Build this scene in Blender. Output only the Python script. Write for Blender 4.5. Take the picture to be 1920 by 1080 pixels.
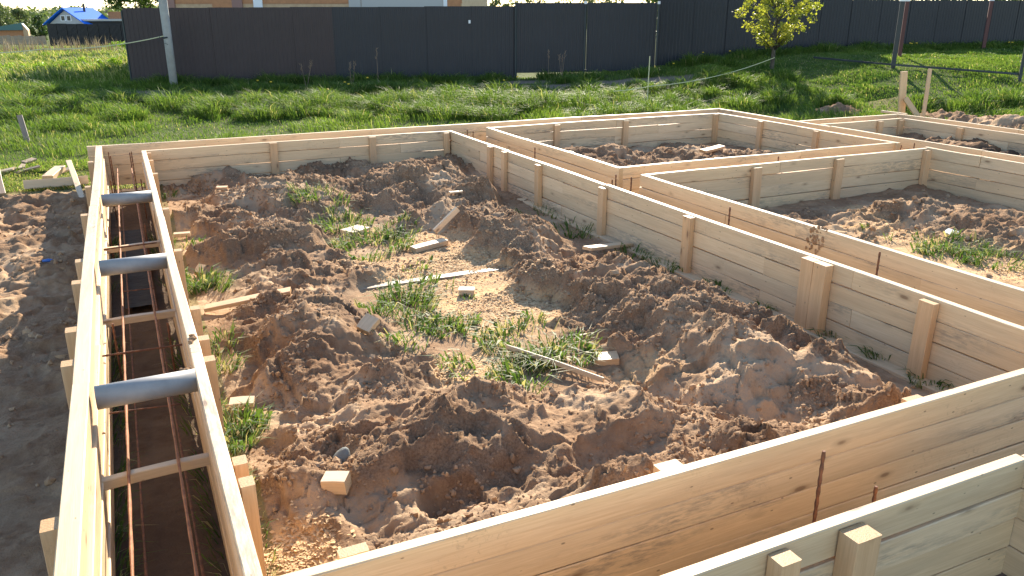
import bpy, math, random
import numpy as np
from mathutils import Vector, Matrix, Euler

random.seed(7); rng = np.random.default_rng(7)
scene = bpy.context.scene
for o in list(bpy.data.objects): bpy.data.objects.remove(o)
COL = scene.collection

# ------------------------------------------------------------------ camera, sky, sun, exposure
CAMZ = 2.25; F = 1517.1; YAW = math.radians(25.334); PITCH = math.radians(18.813)
cam = bpy.data.cameras.new('camera'); camo = bpy.data.objects.new('camera', cam); COL.objects.link(camo)
cam.sensor_width = 36; cam.lens = F/1920*36; cam.clip_start = .05; cam.clip_end = 3000
camo.location = (0, 0, CAMZ); camo.rotation_euler = (math.radians(90)-PITCH, 0, -YAW)
scene.camera = camo
SUN_AZ = math.radians(31); SUN_EL = math.radians(26.5)      # azimuth from +y towards +x
world = bpy.data.worlds.new('World'); scene.world = world; world.use_nodes = True
wn = world.node_tree; sky = wn.nodes.new('ShaderNodeTexSky'); sky.sky_type = 'NISHITA'; sky.sun_disc = False
sky.sun_elevation = SUN_EL; sky.sun_rotation = SUN_AZ; sky.air_density = 1.0; sky.dust_density = 0.2; sky.ozone_density = 1.5
wn.links.new(sky.outputs[0], wn.nodes['Background'].inputs[0]); wn.nodes['Background'].inputs[1].default_value = .115
sl = bpy.data.lights.new('sun', 'SUN'); sl.energy = 5.0; sl.angle = math.radians(.55); sl.color = (1, .89, .72)
slo = bpy.data.objects.new('sun', sl); COL.objects.link(slo)
sd = Vector((math.sin(SUN_AZ)*math.cos(SUN_EL), math.cos(SUN_AZ)*math.cos(SUN_EL), math.sin(SUN_EL)))
slo.rotation_euler = sd.to_track_quat('Z', 'Y').to_euler(); slo.location = sd*50
vs = scene.view_settings; vs.view_transform = 'Standard'; vs.look = 'None'; vs.gamma = 1; vs.use_curve_mapping = False
vs.exposure = 1.45
scene.render.resolution_x = 1024; scene.render.resolution_y = 576

# ------------------------------------------------------------------ helpers
_fw = np.array([math.sin(YAW)*math.cos(PITCH), math.cos(YAW)*math.cos(PITCH), -math.sin(PITCH)])
_rt = np.array([math.cos(YAW), -math.sin(YAW), 0]); _up = np.cross(_rt, _fw)
def P(px, py, z=0.0):
    "point of the place at height z that the photo shows at pixel px, py"
    d = _fw+(px-960)/F*_rt-(py-540)/F*_up
    t = (z-CAMZ)/d[2]
    return Vector((d[0]*t, d[1]*t, z))
def P_depth(px, py, D):
    d = _fw+(px-960)/F*_rt-(py-540)/F*_up
    return Vector((d[0]*D, d[1]*D, CAMZ+d[2]*D))
def project(X, Y, Z):
    V = np.stack([X, Y, Z-CAMZ], -1); dz = V@_fw
    return 960+F*(V@_rt)/np.maximum(dz, .01), 540-F*(V@_up)/np.maximum(dz, .01), dz

def hash2(ix, iy, seed):
    h = (ix.astype(np.int64)*374761393+iy.astype(np.int64)*668265263+seed*1442695041) & 0xffffffff
    h = ((h ^ (h >> 13))*1274126177) & 0xffffffff
    return ((h ^ (h >> 16)) & 0xffff)/65535.0
def vn(x, y, s, seed=0):
    x = np.asarray(x, float)*s+seed*17.13; y = np.asarray(y, float)*s-seed*9.7
    ix = np.floor(x); iy = np.floor(y); fx = x-ix; fy = y-iy
    fx = fx*fx*fx*(fx*(fx*6-15)+10); fy = fy*fy*fy*(fy*(fy*6-15)+10)
    a = hash2(ix, iy, seed); b = hash2(ix+1, iy, seed); c = hash2(ix, iy+1, seed); d = hash2(ix+1, iy+1, seed)
    return (a*(1-fx)+b*fx)*(1-fy)+(c*(1-fx)+d*fx)*fy
def fbm(x, y, s, oct=4, seed=0, gain=.5):
    t = 0; a = 1; n = 0
    for k in range(oct):
        t = t+a*vn(x, y, s*2.03**k, seed+k); n += a; a *= gain
    return t/n
def ridged(x, y, s, oct=3, seed=0, gain=.5):
    t = 0; a = 1; n = 0
    for k in range(oct):
        t = t+a*(1-np.abs(2*vn(x, y, s*2.1**k, seed+k)-1)); n += a; a *= gain
    return t/n
def S(t): t = np.clip(t, 0, 1); return t*t*(3-2*t)

def link(name, me, parent=None, mat=None):
    o = bpy.data.objects.new(name, me); COL.objects.link(o)
    if mat is not None and me is not None and not me.materials: me.materials.append(mat)
    if parent is not None: o.parent = parent
    return o
def tag(o, label=None, cat=None, group=None, kind=None):
    if label: o['label'] = label
    if cat: o['category'] = cat
    if group: o['group'] = group
    if kind: o['kind'] = kind
    return o
def empty(name, loc, label, cat, group=None):
    o = bpy.data.objects.new(name, None); COL.objects.link(o); o.location = loc; o.empty_display_size = .1
    return tag(o, label, cat, group)
def np_mesh(name, V, Fc, smooth=False, attrs=None):
    V = np.ascontiguousarray(V, np.float32); Fc = np.ascontiguousarray(Fc, np.int32)
    me = bpy.data.meshes.new(name); k = Fc.shape[1]
    me.vertices.add(len(V)); me.vertices.foreach_set('co', V.ravel())
    me.loops.add(Fc.size); me.loops.foreach_set('vertex_index', Fc.ravel())
    me.polygons.add(len(Fc)); me.polygons.foreach_set('loop_start', np.arange(0, Fc.size, k, dtype=np.int32))
    me.polygons.foreach_set('loop_total', np.full(len(Fc), k, np.int32))
    me.polygons.foreach_set('use_smooth', np.full(len(Fc), smooth, bool))
    me.update(calc_edges=True)
    for n, a in (attrs or {}).items():
        at = me.attributes.new(n, 'FLOAT', 'POINT'); at.data.foreach_set('value', np.ascontiguousarray(a, np.float32))
    return me
def py_mesh(name, V, Fc, smooth=False):
    me = bpy.data.meshes.new(name); me.from_pydata([tuple(v) for v in V], [], Fc); me.update()
    if smooth:
        for p in me.polygons: p.use_smooth = True
    return me

# ------------------------------------------------------------------ materials
def new_mat(name):
    m = bpy.data.materials.new(name); m.use_nodes = True; nt = m.node_tree
    return m, nt, nt.nodes['Principled BSDF']
class N:
    def __init__(s, nt): s.nt = nt
    def n(s, t, **k):
        x = s.nt.nodes.new(t)
        for a, b in k.items():
            if a.startswith('i_'):
                key = a[2:]; key = int(key) if key.isdigit() else key.replace('_', ' ')
                if isinstance(b, bpy.types.NodeSocket): s.nt.links.new(b, x.inputs[key])
                else: x.inputs[key].default_value = b
            else: setattr(x, a, b)
        return x
    def noise(s, vec, scale, detail=3, rough=.55, dist=0):
        x = s.n('ShaderNodeTexNoise', i_Scale=scale, i_Detail=detail, i_Roughness=rough, i_Distortion=dist)
        if vec is not None: s.nt.links.new(vec, x.inputs['Vector'])
        return x.outputs['Fac']
    def ramp(s, fac, pts):
        x = s.n('ShaderNodeValToRGB'); s.nt.links.new(fac, x.inputs[0]); e = x.color_ramp.elements
        while len(e) < len(pts): e.new(.5)
        for a, (p, c) in zip(e, pts):
            a.position = p; a.color = (c if len(c) == 4 else (*c, 1)) if isinstance(c, tuple) else (c, c, c, 1)
        return x.outputs[0]
    def mix(s, f, a, b, mode='MIX'):
        x = s.n('ShaderNodeMix', data_type='RGBA', blend_type=mode)
        for key, v in ((0, f), (6, a), (7, b)):
            if isinstance(v, bpy.types.NodeSocket): s.nt.links.new(v, x.inputs[key])
            elif key == 0: x.inputs[0].default_value = v
            else: x.inputs[key].default_value = (*v, 1) if len(v) == 3 else v
        return x.outputs[2]
    def math(s, op, a, b=0., c=None):
        x = s.n('ShaderNodeMath', operation=op)
        for i, v in enumerate((a, b) if c is None else (a, b, c)):
            if isinstance(v, bpy.types.NodeSocket): s.nt.links.new(v, x.inputs[i])
            else: x.inputs[i].default_value = v
        return x.outputs[0]
    def bump(s, h, dist, strength=1.0, normal=None):
        x = s.n('ShaderNodeBump', i_Distance=dist, i_Strength=strength); s.nt.links.new(h, x.inputs['Height'])
        if normal is not None: s.nt.links.new(normal, x.inputs['Normal'])
        return x.outputs[0]
    def to(s, a, b): s.nt.links.new(a, b)

def wood(name, light, dark, endc, stain=.5, knots=1.0):
    m, nt, b = new_mat(name); g = N(nt)
    tc = g.n('ShaderNodeTexCoord'); oi = g.n('ShaderNodeObjectInfo')
    off = g.n('ShaderNodeVectorMath', operation='MULTIPLY_ADD'); off.inputs[1].default_value = (1, 1, 1)
    cx = g.n('ShaderNodeCombineXYZ')
    g.to(g.math('MULTIPLY', oi.outputs['Random'], 37.), cx.inputs[0]); g.to(g.math('MULTIPLY', oi.outputs['Random'], 91.), cx.inputs[1]); g.to(g.math('MULTIPLY', oi.outputs['Random'], 53.), cx.inputs[2])
    g.to(tc.outputs['Object'], off.inputs[0]); g.to(cx.outputs[0], off.inputs[2]); v = off.outputs[0]
    def st(sx, sy, sz):
        x = g.n('ShaderNodeMapping'); x.inputs['Scale'].default_value = (sx, sy, sz); g.to(v, x.inputs[0]); return x.outputs[0]
    grain = g.noise(st(.9, 22, 22), 3.2, 5, .62, 1.2)
    fine = g.noise(st(3, 90, 90), 3.0, 3, .6)
    broad = g.noise(st(.5, 5, 5), 1.6, 3, .5, .4)
    c = g.mix(g.ramp(grain, [(.36, 0.), (.70, .8)]), light, dark)
    c = g.mix(g.math('MULTIPLY', fine, .35), c, dark)
    # board to board tone: some pale, some orange, some grey
    t1 = g.ramp(oi.outputs['Random'], [(0, (1.08, 1.06, 1.04)), (.3, (.98, .93, .86)), (.55, (.92, .90, .87)), (.8, (1.05, .98, .88)), (1, (.87, .82, .76))])
    c = g.mix(1., c, t1, 'MULTIPLY')
    c = g.mix(g.ramp(broad, [(.42, 0.), (.7, .45)]), c, tuple(x*.72 for x in dark))
    # grey-blue mould staining, in patches along the board
    sm = g.math('MULTIPLY', g.ramp(g.noise(st(.55, 3.2, 3.2), 1.3, 2, .5), [(.53, 0.), (.66, 1.)]), g.ramp(g.noise(st(5, 26, 26), 2.2, 4, .7), [(.42, 0.), (.62, 1.)]))
    c = g.mix(g.math('MULTIPLY', sm, stain), c, (.13, .12, .115))
    # knots
    vo = g.n('ShaderNodeTexVoronoi', i_Scale=1.0); g.to(st(2.6, 7.2, 7.2), vo.inputs['Vector'])
    kn = g.ramp(vo.outputs['Distance'], [(.0, 1.), (.055*knots, .95), (.085*knots, .35), (.17*knots, 0.)])
    c = g.mix(g.math('MULTIPLY', kn, .75), c, (.15, .075, .035))
    # little dark nail heads and pin knots, mud splashes
    v2 = g.n('ShaderNodeTexVoronoi', i_Scale=1.0); g.to(st(7.5, 17, 17), v2.inputs['Vector'])
    c = g.mix(g.math('MULTIPLY', g.ramp(v2.outputs['Distance'], [(.0, 1.), (.05, 1.), (.08, 0.)]), .7), c, (.12, .07, .04))
    mud = g.math('MULTIPLY', g.ramp(g.noise(v, 1.9, 2, .5), [(.58, 0.), (.72, 1.)]), g.ramp(g.noise(v, 24, 6, .8, 1.5), [(.54, 0.), (.64, 1.)]))
    c = g.mix(g.math('MULTIPLY', mud, .45), c, (.24, .15, .09))
    # sawn end grain (faces across the length)
    sx = g.n('ShaderNodeSeparateXYZ'); g.to(tc.outputs['Normal'], sx.inputs[0])
    en = g.math('GREATER_THAN', g.math('ABSOLUTE', sx.outputs[0]), .75)
    ec = g.mix(g.ramp(g.noise(tc.outputs['Object'], 130, 3, .7), [(.4, 0.), (.65, .8)]), endc, tuple(x*.55 for x in endc))
    c = g.mix(en, c, ec)
    g.to(c, b.inputs['Base Color']); b.inputs['Roughness'].default_value = .55; b.inputs['Specular IOR Level'].default_value = .5
    h = g.math('ADD', g.math('MULTIPLY', grain, .6), g.math('MULTIPLY', fine, .5))
    h2 = g.math('ADD', h, g.math('MULTIPLY', g.noise(tc.outputs['Object'], 240, 2), g.math('MULTIPLY', en, 1.5)))
    g.to(g.bump(h2, .0016, .6), b.inputs['Normal'])
    return m
M_PLANK = wood('pine_board', (.80, .625, .41), (.61, .44, .265), (.60, .40, .21), stain=.6, knots=1.2)
M_POST = wood('pine_post', (.74, .51, .30), (.58, .36, .19), (.50, .29, .12), stain=.12, knots=1.15)
M_SCRAP = wood('pine_scrap', (.74, .58, .39), (.58, .42, .26), (.60, .42, .23), stain=.1)
M_GREYWOOD = wood('weathered_stake_wood', (.42, .31, .215), (.25, .175, .12), (.3, .22, .15), stain=.4)

def simple(name, col, rough=.6, metal=0., bumpscale=0, bumpd=0., var=.0, varscale=5, col2=None):
    m, nt, b = new_mat(name); g = N(nt); b.inputs['Roughness'].default_value = rough; b.inputs['Metallic'].default_value = metal
    tc = g.n('ShaderNodeTexCoord')
    if var or col2:
        f = g.ramp(g.noise(tc.outputs['Object'], varscale, 4, .6), [(.35, 0.), (.65, 1.)])
        g.to(g.mix(f, col, col2 or tuple(x*(1-var) for x in col)), b.inputs['Base Color'])
    else: b.inputs['Base Color'].default_value = (*col, 1)
    if bumpscale: g.to(g.bump(g.noise(tc.outputs['Object'], bumpscale, 4, .6), bumpd), b.inputs['Normal'])
    return m
M_RUST = simple('rusty_rebar', (.23, .095, .045), .75, .2, 300, .002, varscale=25, col2=(.10, .045, .028))
M_RUSTO = simple('orange_rusty_rebar', (.42, .19, .085), .75, .1, 300, .002, varscale=18, col2=(.24, .10, .05))
M_PIPE = simple('grey_pvc_pipe', (.30, .29, .28), .55, 0, 0, 0, varscale=9, col2=(.25, .24, .23))
M_FILM = simple('black_film', (.008, .009, .012), .85, 0, 14, .01)
M_STONE = simple('grey_stone', (.20, .21, .19), .8, 0, 40, .006, varscale=12, col2=(.13, .135, .12))

def leafy(name, c1, c2, trans=.45, rough=.5, dry=None):
    m, nt, b = new_mat(name); g = N(nt)
    at = g.n('ShaderNodeAttribute', attribute_name='tint')
    c = g.mix(at.outputs['Fac'], c1, c2)
    if dry is not None:
        ad = g.n('ShaderNodeAttribute', attribute_name='dry'); c = g.mix(ad.outputs['Fac'], c, dry)
    b.inputs['Roughness'].default_value = rough; b.inputs['Specular IOR Level'].default_value = .35
    g.to(c, b.inputs['Base Color'])
    tr = g.n('ShaderNodeBsdfTranslucent'); cc = g.mix(1., c, (1.25, 1.3, .7), 'MULTIPLY'); g.to(cc, tr.inputs[0])
    mx = g.n('ShaderNodeMixShader', i_0=trans); g.to(b.outputs[0], mx.inputs[1]); g.to(tr.outputs[0], mx.inputs[2])
    g.to(mx.outputs[0], nt.nodes['Material Output'].inputs[0])
    return m
M_GRASS = leafy('grass_blades', (.04, .095, .018), (.19, .26, .05), .48, .6, dry=(.46, .40, .20))
M_WEED = leafy('weed_leaves', (.05, .095, .02), (.12, .185, .04), .42, .62, dry=(.45, .38, .22))
M_DRYWEED = leafy('dry_stalks', (.24, .17, .12), (.34, .27, .2), .15, .8)
M_BIRCHLEAF = leafy('spring_leaves', (.20, .24, .035), (.40, .38, .07), .5, .45)
M_DARKLEAF = leafy('tree_leaves', (.045, .08, .022), (.09, .14, .035), .35, .5)
M_FARLEAF = leafy('far_tree_leaves', (.07, .11, .045), (.17, .20, .085), .3, .6)
M_FLOWER = simple('dandelion_yellow', (.75, .50, .02), .6)
M_BARK = simple('bark', (.13, .115, .09), .9, 0, 30, .01, varscale=8, col2=(.07, .06, .05))

def corr_mat(name, col, rough=.38):
    m, nt, b = new_mat(name); g = N(nt); tc = g.n('ShaderNodeTexCoord')
    f = g.ramp(g.noise(tc.outputs['Object'], 1.7, 4, .6), [(.3, 0.), (.75, 1.)])
    g.to(g.mix(f, col, tuple(x*.75 for x in col)), b.inputs['Base Color'])
    b.inputs['Roughness'].default_value = rough; b.inputs['Specular IOR Level'].default_value = .5
    return m
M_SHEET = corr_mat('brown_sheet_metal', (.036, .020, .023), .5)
M_SHEET2 = corr_mat('glare_tinted_sheet_metal', (.014, .016, .025), .5)  # fence turns navy rightward: glare and sky reflection put into the colour
M_BLACKFENCE = corr_mat('black_sheet_metal', (.016, .014, .018), .6)
M_STEELPOST = corr_mat('dark_steel_post', (.02, .03, .035), .5)
M_BROWNPOST = corr_mat('red_brown_post', (.11, .035, .03), .6)
M_CONC = simple('concrete_pole', (.40, .39, .37), .85, 0, 60, .004, varscale=7, col2=(.33, .32, .30))
M_WHITE = simple('white_paint', (.8, .8, .8), .5)
M_ROPE = simple('pale_rope', (.6, .58, .35), .8)
M_BLUEROOF = simple('blue_metal_roof', (.02, .16, .70), .8)
M_BLUEROOF.node_tree.nodes['Principled BSDF'].inputs['Specular IOR Level'].default_value = .1
M_SIDING = simple('grey_siding', (.45, .43, .40), .7)
M_ORANGE = simple('orange_timber_cladding', (.50, .22, .09), .6, varscale=6, col2=(.40, .17, .07))
M_LOG = simple('pale_timber_cladding', (.56, .38, .22), .6, varscale=6, col2=(.46, .29, .16))
M_PURPLE = simple('reddish_timber_trim', (.28, .15, .12), .6)
M_GREENROOF = simple('green_metal_roof', (.05, .14, .13), .45)
M_GLASS = simple('window_glass', (.03, .04, .05), .08)
M_BLUE = simple('blue_plastic', (.03, .12, .42), .4)
M_CHIP = simple('saw_chip', (.74, .50, .27), .95, col2=(.60, .38, .19), varscale=30)
M_PAPER = simple('white_paper', (.75, .74, .70), .8)

# soil: colour by what lies on it (saw chips, dry crust, darker soil); relief is geometry
def soil_mat():
    m, nt, b = new_mat('clay_soil'); g = N(nt); tc = g.n('ShaderNodeTexCoord'); v = tc.outputs['Object']
    n1 = g.noise(v, 1.6, 5, .6); n2 = g.noise(v, 14, 5, .65); n3 = g.noise(v, 90, 4, .7)
    c = g.mix(g.ramp(n1, [(.35, 0.), (.65, 1.)]), (.31, .19, .11), (.44, .29, .175))
    c = g.mix(g.ramp(n2, [(.4, 0.), (.7, .6)]), c, (.19, .10, .054))
    cr = g.n('ShaderNodeAttribute', attribute_name='crust').outputs['Fac']
    c = g.mix(g.math('MULTIPLY', cr, .75), c, (.52, .36, .225))
    gr = g.n('ShaderNodeAttribute', attribute_name='crumb').outputs['Fac']
    c = g.mix(g.math('MULTIPLY', gr, g.ramp(n3, [(.35, .8), (.6, .1)])), c, (.15, .078, .042))
    dk = g.n('ShaderNodeAttribute', attribute_name='dark_soil').outputs['Fac']
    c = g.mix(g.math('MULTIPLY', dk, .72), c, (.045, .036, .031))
    sw = g.n('ShaderNodeAttribute', attribute_name='chips').outputs['Fac']
    chipn = g.ramp(g.noise(v, 45, 4, .75), [(.28, .1), (.5, 1.)])
    c = g.mix(g.math('MULTIPLY', sw, chipn), c, g.mix(n3, (.86, .58, .31), (.64, .39, .19)))
    gn = g.n('ShaderNodeAttribute', attribute_name='turf').outputs['Fac']
    c = g.mix(gn, c, g.mix(n2, (.085, .10, .03), (.26, .22, .085)))
    g.to(c, b.inputs['Base Color']); b.inputs['Roughness'].default_value = .95; b.inputs['Specular IOR Level'].default_value = .06
    h = g.math('ADD', g.math('MULTIPLY', n2, .8), g.math('MULTIPLY', n3, .45))
    g.to(g.bump(h, .022, .8), b.inputs['Normal'])
    return m
M_SOIL = soil_mat()
def land_mat():
    m, nt, b = new_mat('meadow_ground'); g = N(nt); tc = g.n('ShaderNodeTexCoord'); v = tc.outputs['Object']
    n1 = g.noise(v, .5, 5, .6); n2 = g.noise(v, 7, 5, .65)
    c = g.mix(g.ramp(n1, [(.35, 0.), (.65, 1.)]), (.055, .085, .022), (.10, .125, .035))
    c = g.mix(g.ramp(n2, [(.45, 0.), (.7, .5)]), c, (.15, .125, .06))
    e = g.n('ShaderNodeAttribute', attribute_name='earth').outputs['Fac']
    c = g.mix(e, c, g.mix(n2, (.26, .20, .155), (.18, .135, .10)))
    g.to(c, b.inputs['Base Color']); b.inputs['Roughness'].default_value = .95; b.inputs['Specular IOR Level'].default_value = .05
    g.to(g.bump(n2, .06, .8), b.inputs['Normal'])
    return m
M_LAND = land_mat()

# ------------------------------------------------------------------ terrain
def G(x, y):
    x = np.asarray(x, float); y = np.asarray(y, float)
    yy = y+.28*np.clip(x, 0, 40)            # the boundary fence runs along y = 25.2 - .28 x
    z = .35*S((yy-14)/11)-1.1*np.clip((y-26)/54, 0, 1)-1.2*np.clip((y-80)/60, 0, 1.3)
    z = z+.70*S((x-9.5)/11)*S((yy-15.5)/6)*(1-S((y-32)/20))
    return z
SX0, SX1, SY0, SY1 = -4.0, 17.5, -.5, 14.2

# control heights of the heaps, taken where the photo shows them: (pixel x, pixel y, height)
ctl = [(440,345,.30),(375,325,.24),(340,350,.10),(560,345,.30),(600,330,.32),(660,355,.2),(720,350,.22),(785,308,.42),(825,302,.46),(860,330,.34),(870,360,.28),(740,320,.34),
(690,400,.06),(620,380,.16),(780,380,.14),(400,385,.22),(340,400,.02),(330,370,.03),(345,470,0),(385,520,0),(400,560,0),(420,640,0),(430,700,0),(450,800,0),(470,860,0),
(410,430,.2),(450,430,.3),(520,415,.28),(560,470,.22),(480,500,.2),(430,500,.08),(600,500,.10),(540,555,.38),(590,570,.34),(480,570,.25),(650,600,.22),(740,650,.14),(560,640,.26),(620,690,.2),(500,650,.22),(450,620,.08),(470,700,.12),
(650,430,.03),(700,470,.02),(800,460,.02),(760,560,.0),(850,600,.0),(960,640,.0),(1010,690,.0),(900,500,.03),(860,530,0),(1000,580,.03),(880,660,.0),(800,640,.0),(1080,660,.04),
(920,380,.26),(975,420,.30),(1000,440,.28),(1060,465,.1),(960,455,.2),(1080,490,.28),(1180,500,.38),(1225,525,.42),(1130,560,.22),(1300,575,.32),(1360,590,.33),(1420,615,.34),(1500,640,.36),(1600,650,.40),(1650,670,.40),(1695,715,.3),
(1200,625,.16),(1300,660,.18),(1230,690,.1),(1400,680,.25),
(1000,402,0),(1090,440,0),(1200,492,0),(1330,547,0),(1450,592,0),(1620,655,0),(1730,712,0),(930,362,.04),(880,335,.1),
(500,790,.16),(620,770,.24),(700,740,.25),(820,770,.38),(900,750,.34),(1000,780,.36),(1100,740,.26),(1200,735,.32),(1350,740,.34),(1500,750,.36),(1600,740,.36),(1450,690,.28),
(720,800,.33),(900,830,.42),(1030,850,.42),(1150,830,.40),(1280,800,.38),(1400,780,.36),(760,860,.36),(640,850,.28),(860,870,.42),
(550,920,.14),(630,940,.12),(700,930,.14),(760,960,.08),(520,1030,0),(600,1020,.0),(680,1000,0),(560,880,.18),
(850,980,.02),(950,950,.02),(1050,925,.02),(1150,905,.02),(1250,870,.03),(1350,850,.04),(1500,810,.05),(1650,760,.05),(880,900,.36),(1000,890,.38)]
# bay behind: bay 2 (back right), bay 3 (right), bay 4 (far right)
ctl2 = [(1090,270,.30),(1120,285,.30),(1060,285,.14),(1180,300,.22),(1250,285,.20),(1220,270,.1),(1320,290,.18),(1400,290,.14),(1000,262,.02),(1150,255,.02),(1300,262,.03),(1450,280,.05),(1550,270,.03),(1200,320,.15),(1350,310,.08)]
ctl3 = [(1470,382,.30),(1510,392,.32),(1560,395,.28),(1600,415,.12),(1440,400,.12),(1740,378,.30),(1700,395,.22),(1800,400,.26),(1850,420,.22),(1900,430,.24),(1640,430,.05),(1700,450,.02),(1760,465,0),(1850,500,0),(1560,440,.08),(1400,385,.02),(1600,385,.03),(1680,375,.05),(1860,385,.05),(1350,365,.02),(1800,440,.12),(1900,470,.05),(1500,420,.14),(1650,480,.05),(1900,540,.05)]
ctl4 = [(1720,250,.28),(1760,250,.34),(1800,262,.34),(1860,275,.34),(1900,280,.34),(1640,238,.05),(1700,240,.12),(1880,262,.1)]
def idw(X, Y, cs, sig, gx0, gx1, gy0, gy1):
    pts = [P(*c) for c in cs]
    px = np.array([p.x for p in pts]); py = np.array([p.y for p in pts]); ph = np.array([c[2] for c in cs])
    out = np.zeros(X.shape); m = (X >= gx0) & (X <= gx1) & (Y >= gy0) & (Y <= gy1)
    x = X[m]; y = Y[m]; num = 0*x; den = 0*x+1e-9
    for a, b_, h in zip(px, py, ph):
        d2 = (x-a)**2+(y-b_)**2; w = np.exp(-d2/(2*sig*sig))+2e-4/(d2+.05)
        num += w*h; den += w
    out[m] = num/den
    return out, m

def box_mask(X, Y, x0, x1, y0, y1, e): return S((X-x0)/e)*S((x1-X)/e)*S((Y-y0)/e)*S((y1-Y)/e)

def clumpy(X, Y, s, seed):
    "lumps: cellular domes, shovelled clay"
    x = X*s; y = Y*s; ix = np.floor(x); iy = np.floor(y); best = np.full(X.shape, 9.)
    for dx in (-1, 0, 1):
        for dy in (-1, 0, 1):
            cx = ix+dx+hash2(ix+dx, iy+dy, seed); cy = iy+dy+hash2(ix+dx, iy+dy, seed+5)
            r = .55+.6*hash2(ix+dx, iy+dy, seed+9)
            best = np.minimum(best, ((x-cx)**2+(y-cy)**2)/(r*r))
    return np.sqrt(np.clip(1-best, 0, 1))

def soil_height(X, Y):
    wx = X+.10*(fbm(X, Y, 3.1, 3, 40)-.5)+.03*(vn(X, Y, 14, 47)-.5); wy = Y+.10*(fbm(X, Y, 3.1, 3, 44)-.5)+.03*(vn(X, Y, 14, 49)-.5)
    H = np.zeros(X.shape)-.02; mound = np.zeros(X.shape)
    for cs, bx, sig in ((ctl, (.22, 4.47, 2.3, 11.55), .17), (ctl2, (5.1, 9.55, 7.9, 11.65), .3), (ctl3, (5.1, 9.52, 1, 7.35), .28), (ctl4, (10.3, 11.9, 3, 9.65), .3)):
        h, m = idw(wx, wy, cs, sig, bx[0]-.3, bx[1]+.3, bx[2]-.3, bx[3]+.3)
        inside = m & (X >= bx[0]) & (X <= bx[1]) & (Y >= bx[2]) & (Y <= bx[3])
        H = np.where(inside, h, H); mound = np.where(inside, S(h/.16), mound)
    # outside left strip
    left = S((-.38-X)/.1)*S((12.3-Y+.8*(vn(X, Y, .9, 3)-.5)+.2*X)/.5)
    H = H+left*(.015+.13*fbm(X, Y, 1.3, 3, 21)*S((Y-4.6)/3)+.05*(fbm(X, Y, 3, 3, 23)-.5)); mound = np.maximum(mound, left*.75*(.35+.65*S((Y-4.2)/3)))
    # heaps beyond the far walls
    for (px, py, z, r, hh) in ((1560,215,.1,.45,.14),(1600,216,.1,.35,.10),(1800,228,.1,.8,.20),(1880,238,.1,.9,.24),(1940,246,.1,.9,.26),(1770,221,.1,.5,.14)):
        q = P(px, py, z); w = S(1-((X-q.x)**2+(Y-q.y)**2)**.5/r/1.5)*((X > 12.6) | (Y > 12.5) | (Y > 10.5)&(X > 10.4))
        H = H+w*hh; mound = np.maximum(mound, S(w*3))
    # shovelled relief on the heaps
    # directional scoops left by the shovel
    r1 = ridged(wx*1.0+.4*wy, wy*1.9-.5*wx, 2.2, 3, 11)
    r2 = ridged(wx, wy, 6.5, 3, 15)
    H = H+mound*(.075*(r1-.62)+.040*(r2-.6))
    hole = clumpy(wx+.9, wy*1.25, 2.7, 60); H = H-mound*.11*hole*S((vn(X, Y, 1.4, 66)-.35)/.3)
    hole2 = clumpy(wx*1.3+4.2, wy*.9, 3.9, 160); H = H-mound*.06*hole2*S((vn(X, Y, 1.9, 166)-.45)/.2)
    prints = clumpy(wx*.8+wy*.5+3.1, wy*.75-wx*.5, 4.6, 62); H = H-mound*.045*S(prints*1.6)*(vn(X, Y, 3.3, 63) > .5)
    crack = np.abs(2*fbm(wx, wy, 5.5, 3, 64)-1); H = H-mound*.030*S(1-crack/.07)*S((vn(X, Y, 2.1, 65)-.4)/.2)
    crumb = S((fbm(X, Y, 2.2, 3, 70)-.42)/.12)
    H = H+mound*crumb*(.030*clumpy(wx*1.0, wy*1.3, 12, 71)*(vn(X, Y, 6, 74) > .5)+.015*clumpy(wx, wy, 27, 75)+.010*clumpy(X, Y, 55, 78))
    r3 = ridged(wx*1.3, wy, 15, 3, 170); H = H+mound*(.014*(r3-.6)+.007*clumpy(wx, wy, 41, 172)*(vn(X, Y, 9, 173) > .4))
    H = H+mound*.010*(fbm(X, Y, 30, 3, 80)-.5)+.012*(fbm(X, Y, 9, 3, 83)-.5)+.006*clumpy(X, Y, 38, 85)*(vn(X, Y, 11, 86) > .55)
    return H, mound, crumb, wx, wy

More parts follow.
